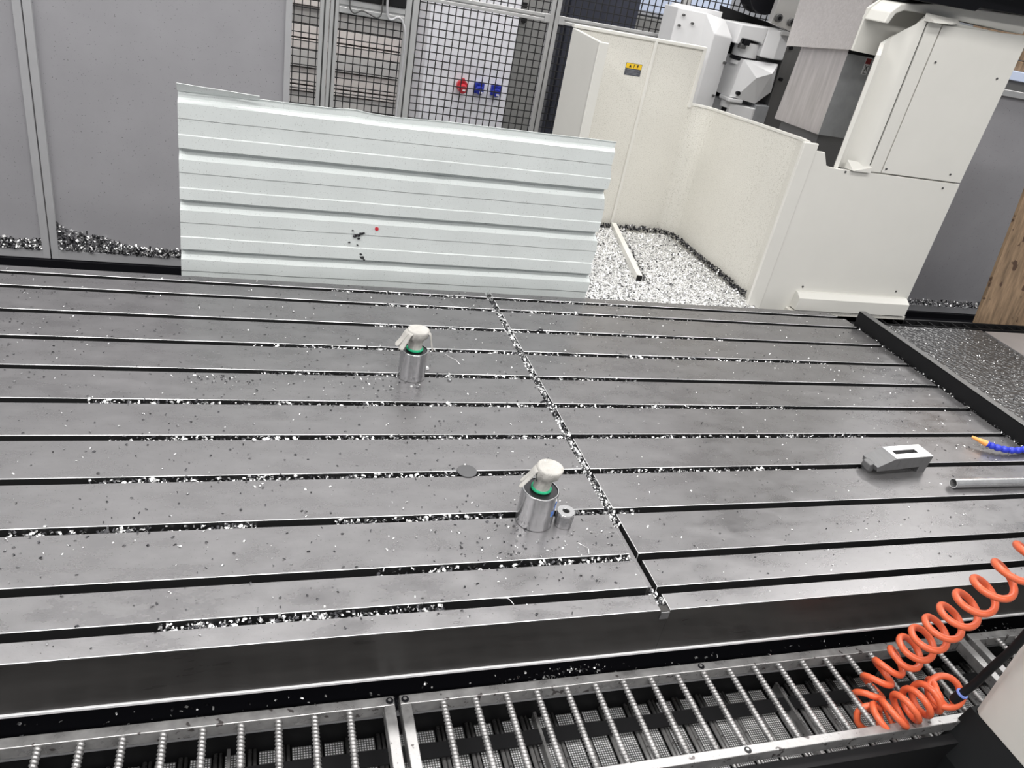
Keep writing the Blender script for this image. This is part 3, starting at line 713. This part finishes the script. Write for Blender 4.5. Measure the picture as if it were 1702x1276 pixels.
glove(c1, H1-0.001, 0.3, (0.006, -0.004), [(math.radians(184), 0.036, 0.022, 0.052, 0, 0.004), (math.radians(206), 0.032, 0.018, 0.056, 0, 0.004), (math.radians(-22), 0.016, 0.010, 0.062, 0, 0.003)], 'white cotton glove with green cuff stretched over the far cylinder', 0.90)
cyl(c2, 0.054, H1+0.002, 'near shiny steel cylinder wearing a white glove, blue marker on its side', True)
glove(c2, H1+0.001, 1.7, (0.012, -0.006), [(math.radians(180), 0.040, 0.011, 0.058, 0, 0.0035), (math.radians(160), 0.034, 0.014, 0.056, 0, 0.003)], 'white cotton glove with green cuff stretched over the near cylinder', 0.88)
rc = (-0.1855, -0.462)
rg = thing('steel_bushing', (rc[0], rc[1], 0), 'small hollow steel bushing beside the near gloved cylinder', 'bushing')
MB().lathe([(0.010, 0.0), (0.026, 0.0), (0.027, 0.001), (0.027, 0.0375), (0.0262, 0.039), (0.0262, 0.040), (0.0275, 0.0415), (0.0275, 0.047), (0.026, 0.049), (0.011, 0.049), (0.010, 0.048), (0.010, 0.0)], (rc[0], rc[1], 0), 40).build('sleeve', STEEL, rg, smooth='auto')
MB().lathe([(0.0, 0.012), (0.0098, 0.012)], (rc[0], rc[1], 0), 20).build('bore_bottom', BLACK, rg)
# thin disc lying on the table
dc = MB().lathe([(0, 0.0), (0.031, 0.0), (0.0315, 0.0015), (0.031, 0.003), (0.0, 0.003)], (-0.418, -0.204, 0.0003), 40)
dc.build('steel_disc', mat('dull_disc', (0.16, 0.16, 0.165), 0.4, 0.85, var=0.1), None, label='thin dark steel disc lying over a slot left of the near cylinder', cat='disc', smooth='auto')

# ================================================================= STEP CLAMP
cl = thing('strap_clamp', (1.24, -0.22, 0), 'stepped steel strap clamp with a long slot, lying on the right table', 'clamp')
O = Vector((1.345, -0.2555, 0)); ex = Vector((0.182, 0.014, 0)).normalized(); ey = Vector((-ex.y, ex.x, 0))
def CP(a, b_, z): p = O-ex*a+ey*b_; return (p.x, p.y, z)
def cprism(name, prof, w0, w1, m_, bev=0.0012):
    m = MB(); n = len(prof)
    m.add([CP(a, w0, z) for a, z in prof]+[CP(a, w1, z) for a, z in prof],
          [tuple(range(n)), tuple(range(n, 2*n))[::-1]]+[((i+1) % n, i, n+i, n+(i+1) % n) for i in range(n)])
    return m.build(name, m_, cl, bevel=bev)
CLM = mat('milled_clamp_steel', (0.15, 0.15, 0.153), 0.38, 0.4, var=0.10, vscale=10, stretch=(8, 1, 1))
CLT = mat('clamp_top_sheen', (0.72, 0.72, 0.74), 0.3, 0.2, var=0.22, vscale=6, stretch=(9, 0.8, 1))  # specular white of the clamp top painted in, paler than its sides
W_ = 0.078
# body with slot: two side rails, nose end and tail end
side = [(0.0, 0.0), (0.042, 0.0), (0.042, 0.026), (0.255, 0.018), (0.262, 0.040), (0.180, 0.070), (0.0, 0.070)]
sd = [(0.04, 0.026), (0.155, 0.022), (0.155, 0.070), (0.04, 0.070)]
cprism('side_rail', sd, 0.0, 0.028, CLM, 0); cprism('side_rail', sd, 0.050, W_, CLM, 0)
cprism('tail_foot', [(0.0, 0.0), (0.040, 0.0), (0.040, 0.070), (-0.008, 0.070)], 0.0, W_, CLM)
cprism('nose_block', [(0.155, 0.022), (0.245, 0.0185), (0.252, 0.038), (0.178, 0.070), (0.155, 0.070)], 0.0, W_, CLM)
cprism('nose_tip', [(0.240, 0.004), (0.262, 0.004), (0.270, 0.014), (0.268, 0.036), (0.250, 0.042), (0.240, 0.038)], 0.020, W_-0.020, CLM, 0.004)
cprism('top_face', [(-0.008, 0.0701), (0.042, 0.0701), (0.042, 0.0712), (-0.008, 0.0712)], 0.001, W_-0.001, CLT, 0)
cprism('top_face', [(0.042, 0.0701), (0.155, 0.0701), (0.155, 0.0712), (0.042, 0.0712)], 0.001, 0.028, CLT, 0)
cprism('top_face', [(0.042, 0.0701), (0.155, 0.0701), (0.155, 0.0712), (0.042, 0.0712)], 0.050, W_-0.001, CLT, 0)
cprism('top_face', [(0.155, 0.0701), (0.176, 0.0701), (0.176, 0.0712), (0.155, 0.0712)], 0.001, W_-0.001, CLT, 0)
cprism('nose_support', [(0.243, 0.0), (0.262, 0.0), (0.262, 0.006), (0.243, 0.006)], 0.024, W_-0.024, CLM, 0)

# pipe
pp = MB(); ax = [(1.385, -0.352, 0.020), (1.50, -0.352, 0.020), (1.75, -0.354, 0.019), (2.0, -0.356, 0.018)]
pp.tube(ax, 0.018, 28, caps=False); pp.tube(ax[::-1], 0.0155, 28, caps=False)
k0 = len(pp.v)
pipe = thing('steel_pipe', (1.7, -0.354, 0), 'shiny bent steel pipe lying on the table near the right edge', 'pipe')
ring = MB()
for k in range(28):
    a = 2*math.pi*k/28
    ring.v += [(1.385, -0.352+0.018*math.cos(a), 0.020+0.018*math.sin(a)), (1.385, -0.352+0.0155*math.cos(a), 0.020+0.0155*math.sin(a))]
ring.f = [(2*k, 2*((k+1) % 28), 2*((k+1) % 28)+1, 2*k+1) for k in range(28)]; ring.mi = [0]*28
pp.build('tube', mat('chromed_pipe', (0.66, 0.66, 0.67), 0.2, 0.75, var=0.15, vscale=20, bump=0.08, bscale=30), pipe, smooth=True)
ring.build('rim', T_EDGE, pipe)
MB().tube([(1.45, -0.352, 0.020), (1.455, -0.352, 0.020)], 0.0153, 20).build('inner_plug', BLACK, pipe)

# segmented coolant hose with orange nozzle
cn = thing('coolant_nozzle', (1.9, -0.13, 0.0), 'blue segmented coolant hose with an orange nozzle at right edge', 'coolant hose')
P = crom([(1.772, -0.117, 0.030), (1.80, -0.137, 0.026), (1.86, -0.155, 0.022), (1.93, -0.155, 0.022), (2.0, -0.14, 0.03), (2.05, -0.12, 0.07), (2.10, -0.10, 0.10), (2.25, -0.05, 0.14)], 6)
for i in range(0, len(P)-3, 3):
    a = P[i]; b_ = P[i+3]; d = b_-a
    MB().tube([a, a+d*0.25, a+d*0.5, a+d*0.85, b_+d*0.1], [0.0095, 0.0135, 0.0145, 0.011, 0.0085], 16).build('segment', BLUE, cn, smooth=True)
a = P[0]; b_ = Vector((1.735, -0.076, 0.034)); d = (b_-a)
MB().tube([a-d*0.1, a, a+d*0.5, b_], [0.013, 0.0135, 0.0085, 0.0058], 18).build('nozzle', AMBER, cn, smooth='auto')

# ================================================================= FRONT GRATES + CONVEYOR
GZ = -0.20
def rebar_mesh():
    m = MB(); r = 0.0075; L0, L1 = -1.092, -0.857; n = 120; seg = 8; vs = []
    for i in range(n+1):
        y = L0+(L1-L0)*i/n
        for k in range(seg):
            a = 2*math.pi*k/seg
            tw = math.cos(a-2*math.pi*i/5.0)
            rr = r*(0.92+0.42*max(0, tw)**2)
            vs.append((rr*math.cos(a), y, GZ-0.009+rr*math.sin(a)))
    fs = []
    for i in range(n):
        for k in range(seg):
            k2 = (k+1) % seg; fs.append((i*seg+k, (i+1)*seg+k, (i+1)*seg+k2, i*seg+k2))
    m.add(vs, fs); return m
def grate(x0, x1, label, bars, holes):
    t = thing('floor_grate', ((x0+x1)/2, -0.974, GZ-0.04), label, 'grate')
    w = 0.0265
    MB().box((x0, -0.860, GZ-0.035), (x1, -0.833, GZ)).build('frame_rail', GRATE, t, bevel=0.002)
    MB().box((x0, -1.115, GZ-0.035), (x1, -1.0895, GZ)).build('frame_rail', GRATE, t, bevel=0.002)
    MB().box((x0, -1.0895, GZ-0.035), (x0+w, -0.860, GZ)).build('frame_end', GRATE, t, bevel=0.002)
    MB().box((x1-w, -1.0895, GZ-0.035), (x1, -0.860, GZ)).build('frame_end', GRATE, t, bevel=0.002)
    global REB
    for x in bars:
        if REB is None:
            REB = rebar_mesh()
        o = bpy.data.objects.new('ribbed_bar', None if False else REBM()); COL.objects.link(o); o.parent = t
        o.location = Vector((x, 0, 0))-ORG[t]
    for x, y in holes:
        h = MB(); h.tube([(x, y, GZ-0.01), (x, y, GZ+0.0006)], 0.0095, 16); h = h.build('bolt_hole', BLACK, t)
        MB().tube([(x, y+0.002, GZ-0.01), (x, y+0.002, GZ+0.0012)], 0.0045, 6).build('bolt', GRATE, h)
REB = None; _rm = []
def REBM():
    if not _rm:
        me = bpy.data.meshes.new('ribbed_bar'); me.from_pydata([tuple(v) for v in REB.v], [], REB.f); me.materials.append(GRATE)
        me.polygons.foreach_set('use_smooth', [True]*len(me.polygons)); _rm.append(me)
    return _rm[0]
grate(-2.47, -0.7106, 'left steel floor grate of ribbed bars, at lower left', [-1.4668+0.0811*k for k in range(-11, 9)], [(-0.7220, -0.8465)])
grate(-0.6974, 1.090, 'middle steel floor grate of ribbed bars in front of the table', [-0.672+0.08165*k for k in range(1, 21)], [(-0.6843, -0.8465), (0.1426, -0.8455), (0.1407, -1.1036)])
grate(1.1153, 2.8, 'right steel floor grate of ribbed bars behind the ivory box', [1.1417+0.08165*k for k in range(1, 19)], [])
# black channel walls around grates
ch = thing('chip_trough', (0, -0.9, FZ+0.02), 'black chip trough under the floor grates', 'trough')
MB().box((-3.4, -0.785, -0.60), (3.2, -0.770, -0.265)).build('rear_wall', SOOT, ch)
MB().box((-3.4, -0.800, -0.325), (3.2, -0.7855, -0.318)).build('rear_ledge', PFRAME, ch)
MB().box((-3.4, -0.8290, -0.262), (3.2, -0.74, -0.255)).build('rear_shelf', BLACK, ch)
MB().box((-3.4, -1.150, -0.60), (3.2, -1.120, -0.24)).build('front_wall', SOOT, ch)
# hinged belt conveyor
cv = thing('chip_conveyor', (0, -0.97, -0.50), 'hinged belt chip conveyor with perforated plates below the grates', 'conveyor')
MB().box((-3.2, -1.118, -0.46), (3.2, -0.786, -0.43)).build('belt_bed', SOOT, cv)
p0 = MB().box((-2.6, -1.11, -0.415), (-2.552, -0.795, -0.408)).build('perforated_plate', PERF, cv)
r0 = MB(); r0.tube([(-2.542, -1.115, -0.405), (-2.542, -0.79, -0.405)], 0.006, 8); r0 = r0.build('hinge_rod', GRATE, cv, smooth=True)
r1 = MB(); r1.tube([(-2.530, -1.115, -0.405), (-2.530, -0.79, -0.405)], 0.005, 8); r1 = r1.build('hinge_rod', GRATE, cv, smooth=True)
for k in range(1, 66):
    inst(p0, (0.079*k, 0, 0)); inst(r0, (0.079*k, 0, 0)); inst(r1, (0.079*k, 0, 0))
for k in range(-24, 26, 5):
    MB().box((0.079*k+0.012, -1.11, -0.41), (0.079*k+0.020, -0.80, -0.375)).build('cleat', GRATE, cv)
MB().box((-3.2, -0.892, -0.385), (3.2, -0.850, -0.38)).build('shade_band', SOOT, cv)  # dark strip added to stand for a shadow band across the belt
# floor in front of the grate
ft = thing('drip_tray', (0, -1.4, -0.47), 'black oily drip tray in front of the grates', 'tray')
MB().box((-3.4, -1.9, -0.37), (3.2, -1.152, -0.35)).build('tray_floor', mat('wet_black_tray', (0.02, 0.02, 0.022), 0.25, 0.0, var=0.4, vscale=12, bump=0.3, bscale=30), ft)
for x in (0.68, 0.93): MB().box((x, -1.9, -0.35), (x+0.02, -1.152, -0.34)).build('tray_rib', BLACK, ft)
MB().box((-3.4, -1.272, -0.35), (3.2, -1.235, -0.335)).build('tray_strip', GRATE, ft, bevel=0.004)

# ================================================================= IVORY CONSOLE, HOSES
cs2 = thing('console_box', (1.1, -1.4, FZ), 'ivory box with black base cut off by lower right corner', 'machine box')
XI = 0.840
MB().prism([(XI, -1.9), (XI, -1.133), (XI+0.012, -1.115), (XI+0.035, -1.106), (1.6, -1.106), (1.6, -1.9)], 'z', -0.153, 0.60).build('shell', IVORY, cs2, bevel=0.003)
m = MB(); m.add([(XI, -1.104, -0.154), (XI, -1.9, -0.154), (0.787, -1.9, -0.290), (0.787, -1.104, -0.290), (0.787, -1.9, -0.35), (0.787, -1.104, -0.35), (1.6, -1.104, -0.154), (1.6, -1.9, -0.154), (1.6, -1.9, -0.35), (1.6, -1.104, -0.35)],
               [(0, 1, 2, 3), (3, 2, 4, 5), (0, 3, 5, 9, 6), (0, 6, 7, 1), (1, 7, 8, 4, 2), (6, 9, 8, 7), (5, 4, 8, 9)])
m.build('black_base', mat('black_base_paint', (0.010, 0.011, 0.012), 0.6, spec=0.2), cs2)

def helix(axis, r_of, turns_of, n_per=26, seed=0):
    """axis: dense list of points; returns helix points round it"""
    A = [Vector(p) for p in axis]
    L = [0]
    for i in range(1, len(A)): L.append(L[-1]+(A[i]-A[i-1]).length)
    out = []; ph = 0.0; s = 0.0; T = L[-1]
    nrm = None; prev = None
    i = 0
    while s < T:
        while i < len(A)-2 and L[i+1] < s: i += 1
        f = (s-L[i])/(L[i+1]-L[i]); p = A[i].lerp(A[i+1], f)
        t = (A[min(i+2, len(A)-1)]-A[max(0, i-1)]).normalized()
        if nrm is None: nrm = t.orthogonal().normalized(); prev = t
        nrm = (prev.rotation_difference(t) @ nrm); nrm = (nrm-t*nrm.dot(t)).normalized(); prev = t
        bi = t.cross(nrm); u = s/T
        out.append(p+r_of(u)*(math.cos(ph)*nrm+math.sin(ph)*bi))
        ph += 2*math.pi/n_per; s += turns_of(u)/n_per
    return out
axis = crom([(0.775, -1.105, 0.56), (0.747, -1.09, 0.446), (0.730, -1.075, 0.351), (0.712, -1.055, 0.259), (0.703, -1.03, 0.150), (0.691, -1.0, 0.022), (0.683, -0.975, -0.075), (0.650, -0.968, -0.145),
             (0.605, -0.995, -0.215), (0.582, -1.035, -0.235), (0.592, -1.062, -0.220), (0.635, -1.072, -0.175), (0.685, -1.070, -0.152), (0.730, -1.066, -0.140), (0.752, -1.072, -0.122), (0.745, -1.082, -0.104), (0.728, -1.091, -0.090)], 12)
def pitch(u):
    if u < 0.55: return 0.086-0.062*u
    if u < 0.78: return 0.050
    return 0.036
hp = helix(axis, lambda u: 0.041 if u < 0.58 else (0.034 if u < 0.78 else 0.040), pitch)
hs = thing('coiled_hose', (0.85, -0.97, GZ), 'bright orange coiled air hose draped over the grates', 'hose')
MB().tube(hp, 0.0093, 10).build('coil', ORANGE, hs, smooth=True)
e = hp[-1]
F0 = Vector((0.742, -1.114, -0.0916)); F1 = Vector((0.751, -1.121, -0.045))
MB().tube(crom([e, e*0.6+F0*0.4+Vector((0, 0, -0.01)), F0-(F1-F0)*0.3, F0], 6), 0.0085, 10).build('hose_end', ORANGE, hs, smooth=True)
ah = thing('black_air_hose', (0.86, -1.06, -0.2), 'black hose with blue ringed fitting joined to the orange coil', 'hose')
d = F1-F0
MB().tube([F0-d*0.2, F0, F0+d*0.45], [0.0125, 0.014, 0.014], 14).build('fitting', SOOT, ah, smooth='auto')
MB().tube([F0+d*0.45, F0+d*0.55], 0.0150, 16).build('collar', BLUE_L, ah)
MB().tube(crom([F0+d*0.55, F1+d*0.5, (0.757, -1.1356, 0.054), (0.760, -1.149, 0.139), (0.762, -1.156, 0.233), (0.764, -1.175, 0.459)], 8), 0.0105, 12).build('rubber_tube', SOOT, ah, smooth=True)

# ================================================================= CHIPS
def chips(name, pts, size, label, frac=(0.6, 0.25, 0.15), flat=0.5, cat='metal chips', curl=(0.3, 2.6), aspect=(0.25, 0.6)):
    P = np.asarray(pts, float); n = len(P)
    L = RNG.uniform(size[0], size[1], n); w = L*RNG.uniform(aspect[0], aspect[1], n); th = RNG.uniform(curl[0], curl[1], n)
    a = RNG.uniform(0, 2*np.pi, n); t = RNG.normal(0, flat, n); rl = RNG.normal(0, flat, n)
    V = np.zeros((n, 8, 3)); r = L/th
    for i in range(4):
        ang = (i/3-0.5)*th; x = r*np.sin(ang); z = r*(np.cos(ang)-np.cos(0.5*th))
        for j, sg in enumerate((-0.5, 0.5)):
            V[:, 2*i+j, 0] = x; V[:, 2*i+j, 1] = sg*w; V[:, 2*i+j, 2] = z
    ca, sa = np.cos(a)[:, None], np.sin(a)[:, None]; ct, s_t = np.cos(t)[:, None], np.sin(t)[:, None]; cr, sr = np.cos(rl)[:, None], np.sin(rl)[:, None]
    X, Y, Z = V[..., 0], V[..., 1], V[..., 2]
    Y, Z = Y*cr-Z*sr, Y*sr+Z*cr
    X, Z = X*ct-Z*s_t, X*s_t+Z*ct
    X, Y = X*ca-Y*sa, X*sa+Y*ca
    lift = -Z.min(1, keepdims=True)
    V = np.stack([X+P[:, None, 0], Y+P[:, None, 1], Z+P[:, None, 2]+lift*0.8], -1).reshape(-1, 3)
    base = np.arange(n)[:, None, None]*8
    q = np.array([[0, 2, 3, 1], [2, 4, 5, 3], [4, 6, 7, 5]])[None]
    F = (base+q).reshape(-1, 4)
    mi = np.repeat(RNG.choice(3, n, p=frac), 3)
    o0 = V.min(0)*0.5+V.max(0)*0.5; o0[2] = V[:, 2].min(); V = V-o0
    me = bpy.data.meshes.new(name); me.from_pydata(V.tolist(), [], F.tolist())
    for m in (CHIP_W, CHIP_D, CHIP_M): me.materials.append(m)
    me.polygons.foreach_set('material_index', mi.astype(np.int32)); me.update()
    o = bpy.data.objects.new(name, me); COL.objects.link(o); o.location = o0
    return tag(o, label, cat, None, 'stuff')
U = RNG.uniform
def slotpts(k, xa, xb, n, z0=-0.022, z1=-0.004, bias=1.0):
    y = SLOTS[k-1]; n = int(n*1.6)
    x = xa+(xb-xa)*(U(0, 1, n)**bias)
    # clump along the slot
    x = x+0.03*np.sin(x*23+k); x = np.clip(x, xa, xb)
    return np.stack([x, U(y-SW+0.003, y-0.003, n), U(z0, z1, n)], 1)
lt = [slotpts(1, -0.75, -GW, 260), slotpts(2, -0.60, -GW, 260), slotpts(3, -0.62, -GW, 300), slotpts(4, -1.05, -GW, 420), slotpts(5, -1.05, -GW, 380),
      slotpts(6, -1.56, -GW, 560), slotpts(7, -1.44, -GW, 560), slotpts(8, -1.46, -0.48, 420), slotpts(8, -0.5, -GW, 130), slotpts(9, -1.60, -1.0, 190), slotpts(9, -0.86, -0.36, 230), slotpts(9, -0.16, -GW, 70),
      slotpts(10, -0.74, -GW, 110), slotpts(10, -0.30, -GW, 90), slotpts(11, -1.26, -0.56, 300)]
chips('slot_chips', np.concatenate(lt), (0.005, 0.016), 'bright swarf lying in the T-slots of the left table section', (0.42, 0.44, 0.14), 0.5)
rtp = [slotpts(1, 0, 0.75, 200), slotpts(2, 0, 1.0, 260, bias=1.3), slotpts(3, 0, 1.05, 260, bias=1.3), slotpts(4, 0, 1.5, 400, bias=1.2), slotpts(5, 0, 0.42, 120), slotpts(6, 0, 1.1, 260, bias=1.2),
       slotpts(7, 0, 1.3, 380, bias=1.15), slotpts(8, 0, 0.75, 230), slotpts(8, 0.7, 1.3, 20), slotpts(9, 0, 0.12, 25)]
chips('slot_chips', np.concatenate(rtp), (0.005, 0.015), 'bright swarf lying in the T-slots of the right table section', (0.42, 0.44, 0.14), 0.5)
n = 3000
yy = 1.17-(1.17+0.48)*U(0, 1, n)
gp = np.stack([U(-GW+0.003, -0.003, n), yy, U(-0.022, -0.003, n)], 1)
n = 120; gp2 = np.stack([U(-GW+0.003, -0.003, n), U(-0.80, -0.735, n), U(-0.03, -0.006, n)], 1)
chips('joint_chips', np.concatenate([gp, gp2]), (0.005, 0.015), 'chips packed into the joint between the two table sections', (0.42, 0.44, 0.14), 0.6)
def on_strip(x, y):
    ok = np.ones(len(x), bool)
    for s in SLOTS: ok &= ~((y < s+0.003) & (y > s-SW-0.003))
    ok &= ~((x > -GW-0.004) & (x < 0.004)); ok &= (y > YF+0.01) & (y < YB-0.01)
    for cc, rr in ((c1, 0.053), (c2, 0.057), (rc, 0.03), ((-0.418, -0.204), 0.034)): ok &= (x-cc[0])**2+(y-cc[1])**2 > rr**2
    return ok
def scatter(n, xa, xb, ya=-0.8, yb=1.17): 
    x = U(xa, xb, n); y = U(ya, yb, n); return x, y
x, y = scatter(1500, -2.2, -0.03)
cx = np.concatenate([RNG.normal(-1.17, 0.06, 70), RNG.normal(-0.62, 0.10, 60), RNG.normal(-0.30, 0.16, 150), RNG.normal(-2.0, 0.18, 90), RNG.normal(-1.75, 0.2, 120)])
cyy = np.concatenate([RNG.normal(0.335, 0.02, 70), RNG.normal(0.33, 0.04, 60), RNG.normal(-0.54, 0.06, 150), RNG.normal(0.55, 0.14, 90), RNG.normal(-0.48, 0.06, 120)])
x = np.concatenate([x, cx]); y = np.concatenate([y, cyy]); ok = on_strip(x, y)
chips('scattered_chips', np.stack([x[ok], y[ok], np.full(ok.sum(), 0.0003)], 1), (0.0025, 0.010), 'small chips scattered over the top of the left table section', (0.22, 0.58, 0.20), 0.25)
x, y = scatter(1000, 0.01, 1.98); x2 = RNG.normal(1.6, 0.25, 260); y2 = RNG.normal(0.4, 0.35, 260)
x = np.concatenate([x, np.clip(x2, 0.01, 1.98)]); y = np.concatenate([y, y2]); ok = on_strip(x, y) & ~((x > 1.05) & (x < 1.37) & (y < -0.12) & (y > -0.30)) & ~((x > 1.36) & (np.abs(y+0.354) < 0.03))
chips('scattered_chips', np.stack([x[ok], y[ok], np.full(ok.sum(), 0.0003)], 1), (0.0025, 0.009), 'small chips scattered over the top of the right table section', (0.40, 0.42, 0.18), 0.25)
# stop bar gap
n = 420; chips('gap_chips', np.stack([U(2.002, 2.02, n), U(-0.7, 1.0, n), U(-0.012, 0.0, n)], 1), (0.005, 0.013), 'chips caught along the foot of the black stop bar', (0.35, 0.45, 0.2), 0.5)
# piles on the panel sills
def pile(xa, xb, hfun, n, label):
    x = U(xa, xb, n); h = hfun(x); z = -0.652+h*U(0, 1, n)**1.3; y = FY+0.008-0.02*U(0, 1, n)*(1-np.clip((z+0.652)/np.maximum(h, 1e-3), 0, 1))
    chips('sill_chips', np.stack([x, y-0.012, z], 1), (0.008, 0.026), label, (0.34, 0.48, 0.18), 0.9)
pile(-2.75, -2.29, lambda x: np.full_like(x, 0.055), 1000, 'chips heaped on the sill of the leftmost grey panel')
pile(-2.20, -1.34, lambda x: 0.045+0.20*np.exp(-np.maximum(0, x+2.2)/0.09)*0.7+0.05*np.exp(-((x+2.0)/0.15)**2), 1900, 'chips heaped on the sill of the wide grey panel left of the ribbed sheet')
pile(3.9, 5.6, lambda x: np.full_like(x, 0.05), 1000, 'chips heaped on the sill of the far right grey panel')
# loose chips over the bay bed
n = 9000
bxp = U(0.54, 1.57, n); byp = U(1.20, 2.43, n)
e = np.clip(np.minimum(np.minimum((bxp-0.62)/0.1+0.4, (1.575-bxp)/0.10), (2.445-byp)/0.12), 0, 1)
bz = -0.055+0.03*e+0.006*np.sin(7*bxp+3*byp)+0.004*np.sin(19*bxp-11*byp)
chips('bay_chips', np.stack([bxp, byp, bz], 1), (0.006, 0.017), 'loose bright chips on top of the chip bed in the ivory bay', (0.80, 0.12, 0.08), 0.35)
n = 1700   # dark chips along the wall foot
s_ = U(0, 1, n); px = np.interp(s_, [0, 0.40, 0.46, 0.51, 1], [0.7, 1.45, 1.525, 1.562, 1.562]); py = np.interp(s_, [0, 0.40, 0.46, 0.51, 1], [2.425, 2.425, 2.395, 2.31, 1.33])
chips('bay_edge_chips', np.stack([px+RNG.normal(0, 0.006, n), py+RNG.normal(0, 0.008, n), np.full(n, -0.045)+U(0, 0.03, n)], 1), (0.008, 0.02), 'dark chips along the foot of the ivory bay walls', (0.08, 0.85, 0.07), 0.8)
n = 450; t_ = U(0, 1, n)
chips('bar_chips', np.stack([0.935+0.201*t_+0.03+np.abs(RNG.normal(0, 0.022, n)), 1.52+0.88*t_, np.full(n, -0.024)], 1), (0.006, 0.016), 'dark chips gathered beside the pale bar in the bay', (0.2, 0.7, 0.1), 0.4)
# chips on the shelf behind the grate, on the tread plate and on the grate
n = 420; x = np.concatenate([U(-2.2, 1.4, 260), RNG.normal(-0.25, 0.10, 160)])
chips('shelf_chips', np.stack([x, U(-0.826, -0.76, n), np.full(n, -0.2545)], 1), (0.004, 0.011), 'chips on the black shelf between table front and grates', (0.5, 0.35, 0.15), 0.4)
n = 3600; chips('tread_chips', np.stack([U(2.08, 3.05, n), U(-0.6, 1.15, n), np.full(n, -0.049)], 1), (0.004, 0.009), 'chips scattered on the dark tread plate walkway', (0.45, 0.35, 0.20), 0.4)
n = 60; chips('tray_chips', np.stack([U(0.1, 0.84, n), U(-1.23, -1.155, n), np.full(n, -0.3495)], 1), (0.006, 0.016), 'wet chips on the black drip tray', (0.4, 0.4, 0.2), 0.4)
# single countable curls and nuggets
def curl(x, y, L, ang, label, m=CHIP_W, r=0.0009, bow=0.25):
    d = Vector((math.cos(ang), math.sin(ang), 0)); nn_ = Vector((-d.y, d.x, 0)); p = Vector((x, y, 0.0016))
    MB().tube(crom([p-d*L/2, p-d*L/6+nn_*L*bow*0.5, p+d*L/6+nn_*L*bow*0.6+Vector((0, 0, 0.004)), p+d*L/2], 6), r, 5).build('metal_curl', m, None, label=label, cat='metal curl')
curl(-0.318, 0.512, 0.09, math.radians(-62), 'long thin bright curl right of the far cylinder', bow=0.05)
curl(-0.16, -0.57, 0.05, math.radians(-70), 'short bright curl on the table right of the bushing', bow=0.3)
curl(-0.44, -0.745, 0.05, math.radians(-30), 'wavy bright curl lying in front slot, left table', bow=0.3)
curl(0.13, 0.795, 0.035, 0.4, 'dark curled chip right of the joint, upper table', m=CHIP_D, r=0.004)
curl(-0.035, 0.205, 0.03, 0.2, 'dark curled chip beside the joint, mid table', m=CHIP_D, r=0.004)
def nugget(x, y, s, m, label, sq=1.0):
    o = MB(); vs = []; 
    for k in range(8):
        a = 2*math.pi*k/8; vs.append((x+s*math.cos(a)*random.uniform(.8, 1.1), y+s*sq*math.sin(a)*random.uniform(.8, 1.1), 0.0004))
    for k in range(8):
        a = 2*math.pi*k/8+0.2; vs.append((x+0.75*s*math.cos(a), y+0.75*sq*s*math.sin(a), s*0.9))
    o.add(vs, [tuple(range(8))[::-1], tuple(range(8, 16))]+[(k, (k+1) % 8, 8+(k+1) % 8, 8+k) for k in range(8)])
    o.build('metal_nugget', m, None, label=label, cat='metal piece', bevel=s*0.2)
nugget(-0.437, 0.432, 0.012, LABEL_W, 'white scrap touching the right side of the far cylinder')
nugget(-0.363, 0.352, 0.009, CHIP_M, 'rounded steel drop right of the far cylinder', 1.5)
nugget(-0.513, 0.300, 0.006, CHIP_W, 'tiny bright nugget left of two in front of far cylinder')
nugget(-0.492, 0.297, 0.008, CHIP_M, 'dark round nugget right of two in front of far cylinder')

# repeats share a group
for pre, g in (('slotted_table', 'T-slotted table sections'), ('floor_grate', 'floor grates in front of the table'), ('power_socket', 'sockets on the white cabinet'), ('steel_cylinder', 'gloved steel cylinders on the table'),
               ('work_glove', 'cotton gloves over the cylinders'), ('enclosure_panel', 'grey enclosure panels at the back'), ('metal_curl', 'curled chips on the table'), ('metal_nugget', 'metal nuggets by the far cylinder')):
    for o in bpy.data.objects:
        if o.parent is None and o.name.split('.')[0] == pre: o['group'] = g
